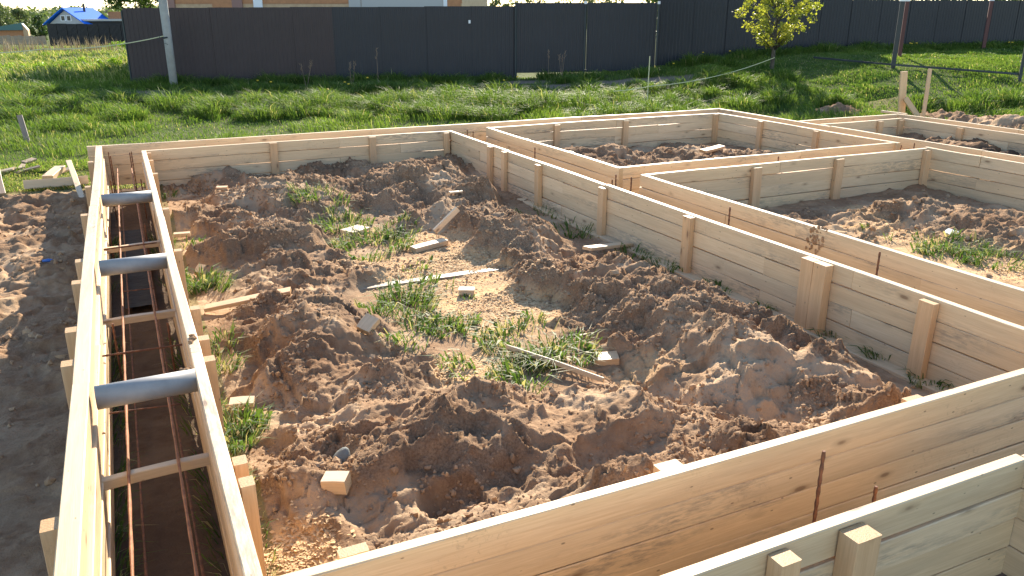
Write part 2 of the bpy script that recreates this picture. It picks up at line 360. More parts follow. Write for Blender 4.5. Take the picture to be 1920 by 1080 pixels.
def build_soil():
    xs = np.concatenate([np.arange(-4, -2, .06), np.arange(-2, -.3, .02), np.arange(-.3, .2, .05), np.arange(.2, 4.5, .0115), np.arange(4.5, 5.1, .06), np.arange(5.1, 9.6, .026), np.arange(9.6, 17.51, .045)])
    ys = np.concatenate([np.arange(-.5, 2.2, .05), np.arange(2.2, 5.2, .0115), np.arange(5.2, 8, .017), np.arange(8, 11.8, .026), np.arange(11.8, 14.21, .06)])
    X, Y = np.meshgrid(xs, ys)
    H, mound, crumb, wx, wy = soil_height(X, Y)
    g0 = G(X, Y)
    inner = box_mask(X, Y, SX0, SX1, SY0, SY1, .4)
    Z = g0+H*inner-(1-inner)*.25
    # attributes
    chips = np.zeros(X.shape)
    for (px, py, r, a) in ((870,500,.55,1.),(820,455,.4,1.),(900,560,.45,1.),(930,610,.35,.8),(800,510,.5,1.),(700,505,.35,.8),(690,445,.25,.7),(1000,560,.4,.6),(870,690,.3,.8),(1250,690,.24,.6),(1200,700,.2,.5),(980,600,.4,.6),(560,1040,.2,.9),(520,1060,.2,.9),
                           (1680,440,.5,.7),(1640,400,.4,.6),(1600,430,.4,.6),(1730,385,.3,.9),(1800,500,.4,.5),(1820,470,.5,.6),(1700,480,.5,.6),(1900,515,.4,.8),(1740,410,.3,.7),(1650,470,.5,.5)):
        q = P(px, py, .02); d = np.hypot(X-q.x, Y-q.y)
        chips = np.maximum(chips, a*S((1.25-d/r+.7*(fbm(X, Y, 5, 3, 90)-.5))/.9))
    chips = chips*(1-S((H-.05)/.09))
    crust = S((fbm(wx, wy, 2.6, 3, 31)-.47)/.16)*(1-crumb*.6)
    turf = 1-inner
    strip = (X < .34) & (X > .2) & (Y > 2.3); turf = np.where(strip, .6, turf)
    turf = np.maximum(turf, S((Y-12.35)/.25)*S((15.5-X)/1.5)*(1-mound)*((X > -.6) | (Y > 12.6)))
    turf = np.maximum(turf, S((Y-11.9-.8*(vn(X, Y, 1.2, 7)-.5))/.6)*(X < -.45)*.8)
    turf = np.maximum(turf, (X > 12.8)*(1-mound)*.9)
    dark_soil = ((X > -.34)&(X < .2)|(X > 4.49)&(X < 5.09)|(Y > 11.65)&(Y < 12.25)&(X < 10.1)&(X > -.35)|(Y > 1.68)&(Y < 2.26)&(X > -.34)|(X > 9.58)&(X < 10.1)|(Y > 7.38)&(Y < 7.9)&(X > 5.1))*1.  # trench floors get a darker soil colour
    Z = Z-dark_soil*.06*inner
    dark_soil = np.maximum(dark_soil, (X < -.4)*.35*S((8-Y)/5))  # soil darker towards the front, left of the outer wall
    dark_soil = np.maximum(dark_soil*1., mound*.3*S((fbm(wx, wy, 1.7, 3, 35)-.55)/.12))
    ny, nx = X.shape; V = np.stack([X, Y, Z], -1).reshape(-1, 3)
    i = np.arange(nx-1)[None, :]+np.arange(ny-1)[:, None]*nx
    Fc = np.stack([i, i+1, i+nx+1, i+nx], -1).reshape(-1, 4)
    me = np_mesh('soil_ground', V, Fc, True, dict(chips=chips.ravel(), crust=crust.ravel(), crumb=(crumb*mound).ravel(), dark_soil=dark_soil.ravel(), turf=turf.ravel()))
    tag(link('soil_ground', me, None, M_SOIL), kind='structure')
    return xs, ys, Z
SXS, SYS, SZ = build_soil()
def zsoil(x, y):
    x = np.clip(np.asarray(x, float), SXS[0], SXS[-1]-1e-6); y = np.clip(np.asarray(y, float), SYS[0], SYS[-1]-1e-6)
    i = np.clip(np.searchsorted(SXS, x)-1, 0, len(SXS)-2); j = np.clip(np.searchsorted(SYS, y)-1, 0, len(SYS)-2)
    fx = (x-SXS[i])/(SXS[i+1]-SXS[i]); fy = (y-SYS[j])/(SYS[j+1]-SYS[j])
    return (SZ[j, i]*(1-fx)+SZ[j, i+1]*fx)*(1-fy)+(SZ[j+1, i]*(1-fx)+SZ[j+1, i+1]*fx)*fy
def zsurf(x, y):
    x = np.asarray(x, float); y = np.asarray(y, float)
    ins = (x > SX0+.5) & (x < SX1-.5) & (y > SY0+.5) & (y < SY1-.5)
    return np.where(ins, zsoil(x, y), G(x, y)+land_bumps(x, y))
def land_bumps(x, y):
    return .10*(fbm(x, y, .7, 3, 101)-.5)+.03*(fbm(x, y, 2.5, 2, 105)-.5)
def Pg(px, py):
    "first point of the open ground that the photo shows at pixel px, py"
    d = _fw+(px-960)/F*_rt-(py-540)/F*_up
    t = np.arange(12, 70, .02); x = d[0]*t; y = d[1]*t; z = CAMZ+d[2]*t; g = G(x, y)+land_bumps(x, y)
    k = int(np.argmax(z < g)) if (z < g).any() else len(t)-1
    return Vector((x[k], y[k], g[k]))
def earth_mask(x, y):
    "bare earth in front of the gate and on the path"
    e = 0*x
    for (px, py, z, rx, ry) in ((1060,152,.50,1.9,.55),(1180,147,.55,1.6,.6),(960,150,.45,1.1,.4),(290,190,.12,.7,.35),(330,196,.1,.9,.3),(150,190,.15,.6,.4),(1270,148,.6,.8,.4)):
        q = P(px, py, z); d = np.hypot((x-q.x+(y-q.y)*.28)/rx, (y-q.y+.28*(x-q.x))/ry)
        e = np.maximum(e, S((1.3-d+.8*(fbm(x, y, 1.7, 3, 111)-.5))/.5))
    return e
def build_land():
    xs = np.concatenate([np.arange(-700, -60, 32), np.arange(-60, -10, 2), np.arange(-10, 34, .2), np.arange(34, 90, 2.5), np.arange(90, 760, 32)])
    ys = np.concatenate([np.arange(-60, -4, 4), np.arange(-4, 34, .2), np.arange(34, 120, 1.5), np.arange(120, 400, 10), np.arange(400, 1100, 40)])
    X, Y = np.meshgrid(xs, ys)
    ins = box_mask(X, Y, SX0+.05, SX1-.05, SY0+.05, SY1-.05, .5)
    Z = G(X, Y)+land_bumps(X, Y)*S((np.hypot(X-6, Y-7)-4)/6)*np.where(Y < 120, 1, 0)-ins*.4
    hill = S((Y-230)/260)*(2.6+2*(vn(X, Y, .006, 4)-.5)); Z = Z+hill
    e = earth_mask(X, Y)
    ny, nx = X.shape; V = np.stack([X, Y, Z], -1).reshape(-1, 3)
    i = np.arange(nx-1)[None, :]+np.arange(ny-1)[:, None]*nx
    Fc = np.stack([i, i+1, i+nx+1, i+nx], -1).reshape(-1, 4)
    tag(link('ground', np_mesh('ground', V, Fc, True, dict(earth=e.ravel())), None, M_LAND), kind='structure')
build_land()

# ------------------------------------------------------------------ timber pieces
def timber_mesh(L, W, T, nseg=5, ch=.004, wob=.0015, seed=0, cut=0.):
    "length along local x, width along y, thickness along z, origin at the middle of one end; edges chamfered, slightly uneven"
    r = random.Random(seed)
    prof = [(-W/2+ch, -T/2), (W/2-ch, -T/2), (W/2, -T/2+ch), (W/2, T/2-ch), (W/2-ch, T/2), (-W/2+ch, T/2), (-W/2, T/2-ch), (-W/2, -T/2+ch)]
    V = []; Fc = []
    ph = r.uniform(0, 6); bow = r.uniform(-1, 1)*min(.009, L*.003)
    for k in range(nseg+1):
        t = k/nseg; x = t*L
        dy = wob*2.2*math.sin(ph+t*5+L) ; dz = bow*math.sin(math.pi*t)
        for (a, b_) in prof:
            sl = cut*(a/W) if k in (0, nseg) else 0
            V.append((x+sl+(ch*.4 if k == 0 else -ch*.4 if k == nseg else 0)*0, a+dy+r.uniform(-wob, wob)*.5, b_+dz+r.uniform(-wob, wob)*.4))
    for k in range(nseg):
        for j in range(8):
            a = k*8+j; b_ = k*8+(j+1) % 8
            Fc.append((a, b_, b_+8, a+8))
    Fc.append(tuple(range(7, -1, -1))); Fc.append(tuple(nseg*8+j for j in range(8)))
    return py_mesh('timber', V, Fc)
def timber(name, p0, p1, W, T, wdir=(0, 0, 1), mat=None, parent=None, nseg=None, seed=None, cut=0., wob=.0015, ch=.004):
    "a board from p0 to p1 (its centre line), its width W along wdir"
    p0 = Vector(p0); p1 = Vector(p1); L = (p1-p0).length
    X = (p1-p0).normalized(); Yv = Vector(wdir); Yv = (Yv-X*Yv.dot(X)).normalized(); Zv = X.cross(Yv)
    me = timber_mesh(L, W, T, nseg or max(1, min(8, int(L/.35))), ch, wob, seed if seed is not None else random.randrange(10**6), cut)
    o = link(name, me, parent, mat or M_PLANK)
    m = Matrix((X, Yv, Zv)).transposed().to_4x4(); m.translation = p0
    if parent is not None: m = Matrix.Translation(-parent.location) @ m
    o.matrix_local = m if parent is not None else o.matrix_basis; 
    if parent is None: o.matrix_basis = m
    return o
def bar_mesh(pts, r, n=6, ribs=False):
    V = []; Fc = []; pts = [Vector(p) for p in pts]
    for i, p in enumerate(pts):
        d = (pts[min(i+1, len(pts)-1)]-pts[max(i-1, 0)]).normalized()
        u = d.orthogonal().normalized() if abs(d.z) < .9 else Vector((1, 0, 0)).cross(d).normalized(); v = d.cross(u)
        rr = r*(1+.16*((i % 2)*2-1)) if ribs else (r[i] if isinstance(r, (list, tuple)) else r)
        for k in range(n):
            a = 2*math.pi*k/n; V.append(p+u*math.cos(a)*rr+v*math.sin(a)*rr)
    for i in range(len(pts)-1):
        for k in range(n):
            a = i*n+k; b_ = i*n+(k+1) % n; Fc.append((a, b_, b_+n, a+n))
    Fc.append(tuple(range(n-1, -1, -1))); Fc.append(tuple((len(pts)-1)*n+k for k in range(n)))
    return V, Fc
def rod(name, pts, r, mat, parent=None, n=6, ribs=0, smooth=False):
    pts = [Vector(p) for p in pts]
    if ribs: pts = [pts[0].lerp(pts[-1], k/ribs) for k in range(ribs+1)]
    if parent is not None: pts = [p-parent.location for p in pts]
    V, Fc = bar_mesh(pts, r, n, bool(ribs))
    return link(name, py_mesh(name, V, Fc, smooth), parent, mat)

ROW = .1385; ROWS = 4; TOP = .55
def wall(label, a, b, out, T=.055, posts=(), post_h=None, side=1, rows=ROWS, joints=(), offs=None, group='timber formwork walls'):
    """a run of formwork from a to b (xy of the centre line): four rows of planks on edge, posts nailed to one side.
    out = unit vector towards the posts"""
    a = Vector((*a, 0)); b = Vector((*b, 0)); L = (b-a).length; d = (b-a)/L; out = Vector((*out, 0))
    t = tag(empty('formwork_wall', a, label, 'formwork', group), kind='thing')
    r = random.Random(int(a.x*100)+int(b.y*37)+int(L*10))
    for k in range(rows):
        cuts = [0]+sorted(j+r.uniform(-.02, .02) for j in (joints if k % 2 == 0 else [q+.9 for q in joints if q+1.2 < L]))+[L]
        zc = TOP-ROW*(k+.5)
        for c0, c1 in zip(cuts[:-1], cuts[1:]):
            o_ = (offs[k] if offs else 0)+r.uniform(-.004, .004)
            dz = r.uniform(-.002, .002) if k else r.uniform(-.001, .003)
            tilt = r.uniform(-.0015, .0015)
            timber('plank', a+d*(c0+.001)+out*o_+Vector((0, 0, zc+dz-tilt)), a+d*(c1-.001)+out*(o_+r.uniform(-.003, .003))+Vector((0, 0, zc+dz+tilt)),
                   ROW-.0035-r.uniform(0, .002), T, (0, 0, 1), M_PLANK, t, nseg=max(3, min(9, int((c1-c0)/.5))))
    for q in posts:
        s, w = q[0], q[1] if len(q) > 1 else .09
        th = q[2] if len(q) > 2 else .05; top = TOP-(q[3] if len(q) > 3 else r.uniform(.004, .03))
        c = a+d*s+out*(T/2+th/2+.005)
        c2 = c+d*r.uniform(-.012, .012)
        timber('post', (c2.x, c2.y, -.12), (c.x, c.y, top), w, th, d, M_POST, t, nseg=3, wob=.001, ch=.003)
    return t

# world coordinates of the wall faces
XL = -.36; XR = .175; XM = 4.465; XN = 5.12; XQ = 9.61; XO = 10.07
YA = 12.25; YB = 11.60; YB2 = 11.70; YC = 2.24; YD = 1.71; YE = 7.86; YF = 7.41
def s_of(ps, ax, a0, sgn=1, z=.53): return [sgn*((P(p[0], p[1], z)[ax])-a0) for p in ps]

wall('long outer formwork wall left of the pipes, top edge bright in the sun', (XL-.005, .9), (XL, YA-.04), (-1, 0), T=.075,
     posts=[(v-.9-.03, .085, .06) for v in (2.95, 4.47, 4.97, 5.92, 6.53, 8.04, 9.49, 11.0)]+[(.5, .09, .06)], joints=(3.2, 7.4), offs=(0, -.016, -.024, -.02))
wall('inner formwork wall between the pipe trench and the soil heaps', (XR, YC), (XR+.0, YB-.03), (1, 0), T=.055,
     posts=[(v-YC-.04, .075, .055) for v in (2.92, 3.12, 4.27, 4.55, 5.08, 6.48, 7.97, 9.91, 10.95)]+[(YB-YC-.2, .07, .05)], joints=(2.05, 5.4), offs=(0, -.006, -.01, -.006))
wall('outermost back formwork wall along the grass', (-.50, YA+.02), (XO+.02, YA-.01), (0, 1), posts=[(x, .09) for x in (1.2, 3.1, 5.0, 6.9, 8.8)], joints=(3.9, 7.6))
wall('back formwork wall behind the leftmost soil heaps', (XR-.02, YB-.0), (XM-.03, YB+.0), (0, -1),
     posts=[(P(513,268,.53).x-XR, .10), (P(703,259,.53).x-XR, .10), (XM-XR-.075, .085)], joints=(2.6,))
def Yat(px, py, x=XM-.057): d = _fw+(px-960)/F*_rt-(py-540)/F*_up; return d[1]*x/d[0]
wp = [(919,268,.095), (946,282,.085), (1010,302,.10), (1131,345,.10), (1293,400,.105), (1745,552,.11)]
wall('long middle formwork wall right of the soil heaps, with a double-width post', (XM, YC-.03), (XM, YB+.03), (-1, 0),
     posts=[(Yat(x, y)-YC+.03, w, .055) for x, y, w in wp]+[(Yat(1536,483)-YC+.03-.06, .118, .075, .006), (Yat(1536,483)-YC+.03+.06, .118, .075, .004)], joints=(1.6, 4.9, 7.3))
wall('front formwork wall crossing the lower right, with bright top edge', (XR-.03, YC), (XM-.03, YC+.015), (0, 1),
     posts=[(P(1250,868,.53).x-XR+.03, .11, .055, .02), (P(1708,740,.53).x-XR+.03, .11, .055, .03), (.35, .1)], joints=(), T=.05)
t = wall('nearest formwork wall in the bottom right corner, two posts on its near side', (XR, YD), (3.10, YD+.01), (0, -1),
     posts=[(P(1466,1045,.53).x-XR, .085, .07, .012), (P(1600,992,.53).x-XR, .115, .085, .016), (.5, .09)], joints=(), T=.052)
wall('short formwork wall running toward the viewer from the nearest corner', (3.13, YD+.02), (3.13, -.4), (1, 0), posts=[(.8, .09)])
# bay 2
wall('left formwork wall of the back right bay, seen from the trench side', (XN, YE+.0), (XN, YB2+.0), (1, 0), posts=[(1.3, .09), (2.6, .09)], joints=(2.2,))
wall('back formwork wall of the back right bay, with evenly spaced posts', (XN+.03, YB2), (XQ-.03, YB2+.02), (0, -1),
     posts=[(P(1037,233,.53).x-XN, .10), (P(1182,228,.53).x-XN, .10), (XQ-XN-.1, .09)], joints=(2.3,))
wall('right formwork wall of the back right bay', (XQ, YE-.03), (XQ, YB2+.03), (-1, 0),
     posts=[(P(1423,228,.53).y-YE, .09), (P(1533,245,.53).y-YE, .09)], joints=(1.9,))
wall('front formwork wall of the back right bay, along the cross trench', (XN-.03, YE+.03), (XQ-.03, YE+.05), (0, 1), posts=[(1.5, .09), (3.0, .09)], joints=(2.8,))
# bay 3
wall('left formwork wall of the right bay, with a splash of mud on it', (XN, .3), (XN, YF+.03), (1, 0), posts=[(1.2, .09), (4.6, .09), (6.2, .09)], joints=(2.6, 4.75))
wall('back formwork wall of the right bay, darkened boards', (XN+.03, YF), (XQ-.03, YF-.03), (0, -1),
     posts=[(P(1410,310,.53).x-XN-.03, .12, .06), (P(1578,298,.53).x-XN-.03, .12, .06), (XQ-XN-.1, .10, .06)], joints=(1.9,))
wall('right formwork wall of the right bay, grey-stained boards', (XQ, .3), (XQ, YF-.0), (-1, 0), posts=[(2.0, .09), (4.2, .09)], joints=(3.9, 6.3), T=.055)
# outer right wall and porch bay
wall('long outer right formwork wall running behind both right bays', (XO, .3), (XO, YA-.045), (1, 0), posts=[(9.4, .09), (4.5, .09)], joints=(3.0, 6.6, 9.2))
wall('outer back wall of the porch formwork at far right', (XO+.04, 10.24), (12.38, 10.24), (0, 1), posts=[(1.5, .09)])
wall('inner back wall of the porch formwork at far right', (XO+.04, 9.76), (11.93, 9.76), (0, -1), posts=[(P(1605,222,.53).x-XO, .1), (1.76, .1)])
wall('outer side wall of the porch formwork beside the dark soil heap', (12.41, 3.0), (12.41, 10.27), (1, 0), posts=[(6.9, .09)], joints=(2.5, 5.0))
wall('inner side wall of the porch formwork, soil heap against it', (11.96, 3.0), (11.96, 9.73), (-1, 0), posts=[(P(1793,240,.53).y-3.0, .1), (3, .1)], joints=(3.9,))

# ------------------------------------------------------------------ pipe trench: pipes, spacers, reinforcement
for (y, lab) in ((3.90, 'nearest of the three grey plastic pipes bridging the trench, mud at its right end'),
                 (6.17, 'middle one of the three grey plastic pipes across the trench, stamped with small dark print'),
                 (8.62, 'farthest of the three grey plastic pipes across the trench, near the back corner')):
    t = empty('drain_pipe', (-.09, y+.09, .452), lab, 'pipe', 'grey plastic sleeve pipes across the trench')
    n = 36; V = []; Fc = []
    for k, (x, r) in enumerate(((-.302, .053), (-.302, .058), (.148, .058), (.148, .053))):
        for j in range(n):
            a = 2*math.pi*j/n; V.append((x+.09-.0+(-.0), r*math.cos(a), .062+r*math.sin(a)))
    for k in range(3):
        for j in range(n): a = k*n+j; b = k*n+(j+1) % n; Fc.append((a, b, b+n, a+n))
    for j in range(n): a = 3*n+j; b = 3*n+(j+1) % n; Fc.append((a, b, (j+1) % n, j))
    o = link('tube', py_mesh('tube', V, Fc, True), t, M_PIPE); o.rotation_euler.z = math.radians(1.0)
    # open collar line near the left end
    V = []; Fc = []
    for (x, r) in ((-.215, .0585), (-.215, .0595), (-.209, .0595), (-.209, .0585)):
        for j in range(n): a = 2*math.pi*j/n; V.append((x, r*math.cos(a), .062+r*math.sin(a)))
    for k in range(3):
        for j in range(n): a = k*n+j; b = k*n+(j+1) % n; Fc.append((a, b, b+n, a+n))
    V = [Vector(v) for v in V]
def trench_spacer(y, z, lab):
    o = timber('timber_spacer', (XL+.045, y, z), (XR-.03, y+.03, z), .05, .045, (0, 0, 1), M_SCRAP, None, nseg=3)
    return tag(o, lab, 'batten', 'battens wedged across the trench')
trench_spacer(3.63, .25, 'nearest light batten wedged across the trench in front of the nearest pipe')
trench_spacer(5.78, .26, 'batten wedged across the trench between the nearest and the middle pipe')
trench_spacer(7.75, .26, 'batten wedged across the trench between the middle and the farthest pipe')
trench_spacer(9.75, .26, 'batten wedged across the trench behind the farthest pipe')
def rebar(label, pts, r=.006, mat=None, ribs=0, group='reinforcement bars in the trenches'):
    pts = [Vector(p) for p in pts]; base = pts[0].copy()
    L = (pts[-1]-pts[0]).length
    o = rod('rebar', [p-base for p in pts], r, mat or M_RUST, None, 6, ribs or int(min(60, L/.03))); o.location = base
    return tag(o, label, 'rebar', group)
def pp(px, py, z): return P(px, py, z)
rebar('long orange rusty bar running along the left of the trench over the battens', [(-.205, 2.2, .29), (-.17, 6.0, .292), (-.165, 11.9, .295)], .007, M_RUSTO, 60)
rebar('long orange rusty bar running along the right of the trench over the battens', [(.012, 2.2, .29), (.005, 6.0, .292), (.005, 11.9, .295)], .007, M_RUSTO, 60)
rebar('lower dark bar lying near the trench bottom, left one', [(-.18, 1.9, .03), (-.16, 11.9, .03)], .006, None, 40)
rebar('lower dark bar lying near the trench bottom, right one', [(.04, 1.9, .03), (.02, 11.9, .03)], .006, None, 40)
for (a, b, z, lab) in (((190,668),(342,646),.30,'thick brown crossbar lying across both long bars behind the nearest pipe'),
                       ((192,468),(294,455),.30,'brown crossbar lying across the long bars behind the middle pipe'),
                       ((228,547),(290,540),.29,'thin rusty crossbar in shade just in front of the middle pipe'),
                       ((205,775),(340,757),.285,'rusty crossbar tied under the long bars just in front of the nearest pipe')):
    rebar(lab, [pp(*a, z), pp(*b, z)], .0065 if z > .295 else .0045)
for (px, py, zt, lab) in ((211,607,.36,'upright bar left of the trench middle, bright cut end'),(314,604,.37,'upright bar right of the trench middle, bright cut end'),
        (204,429,.36,'upright bar behind the middle pipe, left one'),(271,420,.38,'upright bar behind the middle pipe, right one'),(207,338,.40,'upright bar behind the farthest pipe, left one'),(264,336,.40,'upright bar behind the farthest pipe, right one'),
        (203,285,.5,'tall upright bar at the back corner of the trench, leftmost'),(207,292,.48,'tall upright bar at the back corner of the trench, second from left'),(243,286,.5,'tall upright bar at the back corner of the trench, third from left'),(246,284,.51,'tall upright bar at the back corner of the trench, rightmost')):
    q = P(px, py, zt)
    if q.y > 12.1: q = P_depth(px, py, 11.0); zt = min(q.z, .52); q = Vector((q.x, 11.75+.15*(px % 2), zt))
    rebar(lab, [(q.x, q.y, -.1), (q.x, q.y, zt)], .0075, None, 24)
# upright bars showing above the other walls
for (px, py, x0, y0, lab) in ((1545,846,None,1.99,'tall dark ribbed bar standing between the two near walls'),(1643,912,None,1.93,'short ribbed bar just showing over the nearest wall'),
        (1650,472,4.80,None,'rusty bar standing in the middle trench opposite the double post'),(1369,388,4.80,None,'short bar tip in the middle trench by the right bay'),(1003,276,4.8,None,'bar standing in the middle trench beside the back right bay'),
        (1155,327,4.82,None,'bar at the trench crossing, tallest of the three'),(1148,336,4.72,None,'bar at the trench crossing, lower left one'),(1184,332,4.95,None,'bar at the trench crossing, right one'),
        (876,243,None,12.0,'bar in the back trench, left of two at the corner'),(887,246,None,11.85,'bar in the back trench, right of two at the corner'),
        (1460,293,None,7.63,'bar showing in the cross trench between the two right bays'),(1690,272,9.84,None,'bar in the right trench, left of two by the bay corner'),(1715,268,9.84,None,'bar in the right trench, right of two by the bay corner')):
    d = _fw+(px-960)/F*_rt-(py-540)/F*_up; tt = (x0/d[0]) if x0 else (y0/d[1])
    q = Vector((d[0]*tt, d[1]*tt, CAMZ+d[2]*tt))
    rebar(lab, [(q.x, q.y, -.15), q], .008, None, 30)
tag(timber('plank_offcut', P(1465,300,.02), P(1478,300,.02), .05, .03, (0,0,1), M_SCRAP), 'tiny offcut in the cross trench', 'offcut')
# black film at the trench bottom near the farthest pipe
xs = np.linspace(-.2, .03, 9); ys = np.linspace(6.9, 9.6, 40); X, Y = np.meshgrid(xs, ys); Z = -.055+.02*fbm(X, Y, 6, 3, 5)
i = np.arange(8)[None, :]+np.arange(39)[:, None]*9
tag(link('plastic_film', np_mesh('plastic_film', np.stack([X, Y, Z+.03], -1).reshape(-1, 3), np.stack([i, i+1, i+10, i+9], -1).reshape(-1, 4), True), None, M_FILM), 'black film lining the trench bottom under the farthest pipe', 'film')

# ledge planks lying flat at the foot of the middle wall
def flat_plank(label, p0, p1, W, T, mat=None, z=None, group=None, name='loose_plank', tilt=0.):
    p0 = Vector(p0); p1 = Vector(p1)
    d = (p1-p0).normalized(); w = Vector((-d.y, d.x, tilt))
    return tag(timber(name, p0, p1, W, T, w, mat or M_SCRAP, None, wob=.0012), label, 'plank', group)
flat_plank('long flat board along the foot of the middle wall', (XM-.085, 2.3, .01), (XM-.085, 7.0, .02), .11, .035, M_PLANK, group='boards at the foot of the middle wall')
flat_plank('short flat board further back at the foot of the middle wall', (XM-.08, 7.05, .0), (XM-.085, 9.0, .02), .10, .03, M_PLANK, group='boards at the foot of the middle wall')

# ------------------------------------------------------------------ loose timber and litter in the bays
def block(label, px, py, L, W, T, rot, lift=0., tilt=(0, 0), mat=None, z0=.1, cat='wood block', name='wood_block'):
    q = P(px, py, z0); z = float(zsurf(q.x, q.y)); q = P(px, py, z+T*.4); z = float(zsurf(q.x, q.y))
    c = Vector((q.x, q.y, z+T*.42+lift)); d = Vector((math.cos(rot)*math.cos(tilt[0]), math.sin(rot)*math.cos(tilt[0]), math.sin(tilt[0])))
    w = Vector((-math.sin(rot), math.cos(rot), tilt[1]))
    return tag(timber(name, c-d*L/2, c+d*L/2, W, T, w, mat or M_SCRAP, None, nseg=2, ch=.003), label, cat)
block('cube-like wood block on the near soil slope', 632, 921, .115, .085, .075, math.radians(-32), .012, (.05, .1), z0=.16)
block('pale plank offcut lying on sawdust in the middle of the bay', 805, 461, .40, .10, .05, math.radians(-8+25), .01, (.03, .04))
block('thin wood chip lying on top of the back left heap', 416, 350, .13, .07, .04, math.radians(-20), .01, (0, .1), M_POST, z0=.28)
block('short thick offcut on the sawdust beside green leaves', 875, 548, .13, .09, .05, math.radians(-25), .015)
block('split wedge of wood at the edge of the left heap', 690, 607, .13, .11, .05, math.radians(30), .02, (.5, .3))
block('tan offcut half sunk in soil near the long lath', 1135, 681, .17, .11, .05, math.radians(-22), .0, (.05, .1), M_POST)
block('flat pale offcut hugging the front left trench post', 455, 762, .14, .08, .03, math.radians(-15), .03, (.0, .15))
block('little offcut leaning by the trench post above the grass', 342, 444, .16, .06, .04, math.radians(-10), .03, (.0, .1))
block('small split offcut beside the trench wall', 376, 512, .11, .07, .04, math.radians(60), .03, (.4, .2), M_POST)
block('pale wood chip in the grass tuft of the bay', 667, 437, .26, .20, .03, math.radians(30), .02)
block('pale board end beside the corner post of the back right bay', 1335, 291, .5, .12, .04, math.radians(15), .05, (.05, .1), M_POST, z0=.2)
block('tan wood sliver on the right back heap', 855, 362, .16, .05, .02, math.radians(0), .02, z0=.3)
q0 = P(815,430,.14); q1 = P(858,391,.33)
tag(timber('leaning_batten', q0-Vector((0, 0, .02)), q1+Vector((0, 0, .0)), .06, .035, (0, 0, 1), M_SCRAP), 'short batten leaning up against the back heap', 'batten')
flat_plank('long plank half buried in sawdust across the bay', P(622,549,.008), P(948,503,.012), .10, .02, M_GREYWOOD)
flat_plank('board poking out of the left heap toward the trench', P(385,578,.06), P(545,545,.16), .12, .03, M_POST)
flat_plank('plank bridging from the right heap to the middle wall', P(1100,466,.17), P(1190,456,.03), .10, .03)
tag(timber('long_lath', P(950,650,.10), P(1132,712,.05), .035, .015, (0, 0, 1), M_SCRAP), 'thin pale lath lying over the grass tuft', 'lath')
tag(timber('thin_lath', P(965,655,.05), P(1118,700,.05), .02, .01, (0, 0, 1), M_SCRAP), 'second finer lath just behind the pale one', 'lath')
# right bay litter
o = block('scrap of white paper on the soil of the right bay', 1783, 441, .15, .11, .006, .4, .04, (.1, .2), M_PAPER, cat='paper', name='paper_scrap', z0=.1)
# outside the left wall
flat_plank('weathered plank on edge standing behind the loose blocks at left', P(45,350,.05)+Vector((0, 0, .02)), P(166,340,.05)+Vector((0, 0, .02)), .12, .04, tilt=3.)
block('thick pale beam end pointing at the viewer beside the back left corner', 104, 338, .62, .14, .07, math.radians(78), .10, (.05, .0), M_SCRAP, cat='beam', name='beam_offcut')
q0 = P(155,372,.0); tag(timber('leaning_board', q0, P(128,302,.22), .07, .03, (1, 0, 0), M_SCRAP), 'narrow board leaning at the outer back left corner', 'board')
for i, (px, py, L, rot, lab) in enumerate(((24,322,.35,.5,'pale split stick on the grass at the left edge'),(8,328,.3,-.3,'whitish chip at the very left edge'),(40,318,.2,1.2,'short splinter beside the split stick'),(55,305,.22,.9,'brown splinter standing in the grass'),(52,322,.35,.1,'flat grey sliver behind the leaning board'),(118,325,.2,.2,'small chip on the sandy patch'))):
    block(lab, px, py, L, .06+.03*(i % 2), .025, rot, .03, (.1+.1*(i % 3), .2), M_SCRAP if i not in (3, 4) else M_GREYWOOD, cat='wood scrap', name='wood_scrap', z0=.03)
tag(timber('marker_stake', P(56,280,.0)-Vector((0, 0, .1)), P_depth(37,217,14.4), .09, .04, (1, 0, 0), M_GREYWOOD), 'weathered stake leaning in the grass at the left edge', 'stake')
tag(timber('edge_stump', P(3,368,.0), P(-8,318,.22), .10, .08, (1, 0, 0), M_GREYWOOD), 'dark brown post stub at the very left edge', 'post stub')
# blue-handled tool
q = P(85,494,.07); z = float(zsurf(q.x, q.y))+.02
t = empty('trowel', (q.x, q.y, z), 'blue-handled hand tool lying on the soil left of the trench', 'hand tool')
rod('handle', [Vector((q.x-.02, q.y+.01, z)), Vector((q.x+.03, q.y, z+.004)), Vector((q.x+.075, q.y-.012, z))], [.012, .016, .011], M_BLUE, t, 8, smooth=True)
rod('blade', [Vector((q.x-.02, q.y+.01, z)), Vector((q.x-.07, q.y+.03, z))], [.007, .003], M_STEELPOST, t, 6)
# stone
def stone(label, px, py, r, z0):
    q = P(px, py, z0); z = float(zsurf(q.x, q.y)); q = P(px, py, z+r*.6); z = float(zsurf(q.x, q.y))
    bpy_me = bpy.data.meshes.new('stone'); import bmesh
    bm = bmesh.new(); bmesh.ops.create_icosphere(bm, subdivisions=3, radius=1)
    for v in bm.verts:
        n = .78+.35*vn(v.co.x*1+5, v.co.y+v.co.z*.7, 1.3, 3); v.co *= n; v.co.x *= r*.9; v.co.y *= r*.8; v.co.z *= r*1.25
    bm.to_mesh(bpy_me); bm.free()
    for p in bpy_me.polygons: p.use_smooth = True
    o = link('stone', bpy_me, None, M_STONE); o.location = (q.x, q.y, z+r*.45); o.rotation_euler = (.3, .4, .5); tag(o, label, 'stone')
stone('grey-green rounded stone sticking out of the front heap', 637, 840, .055, .28)

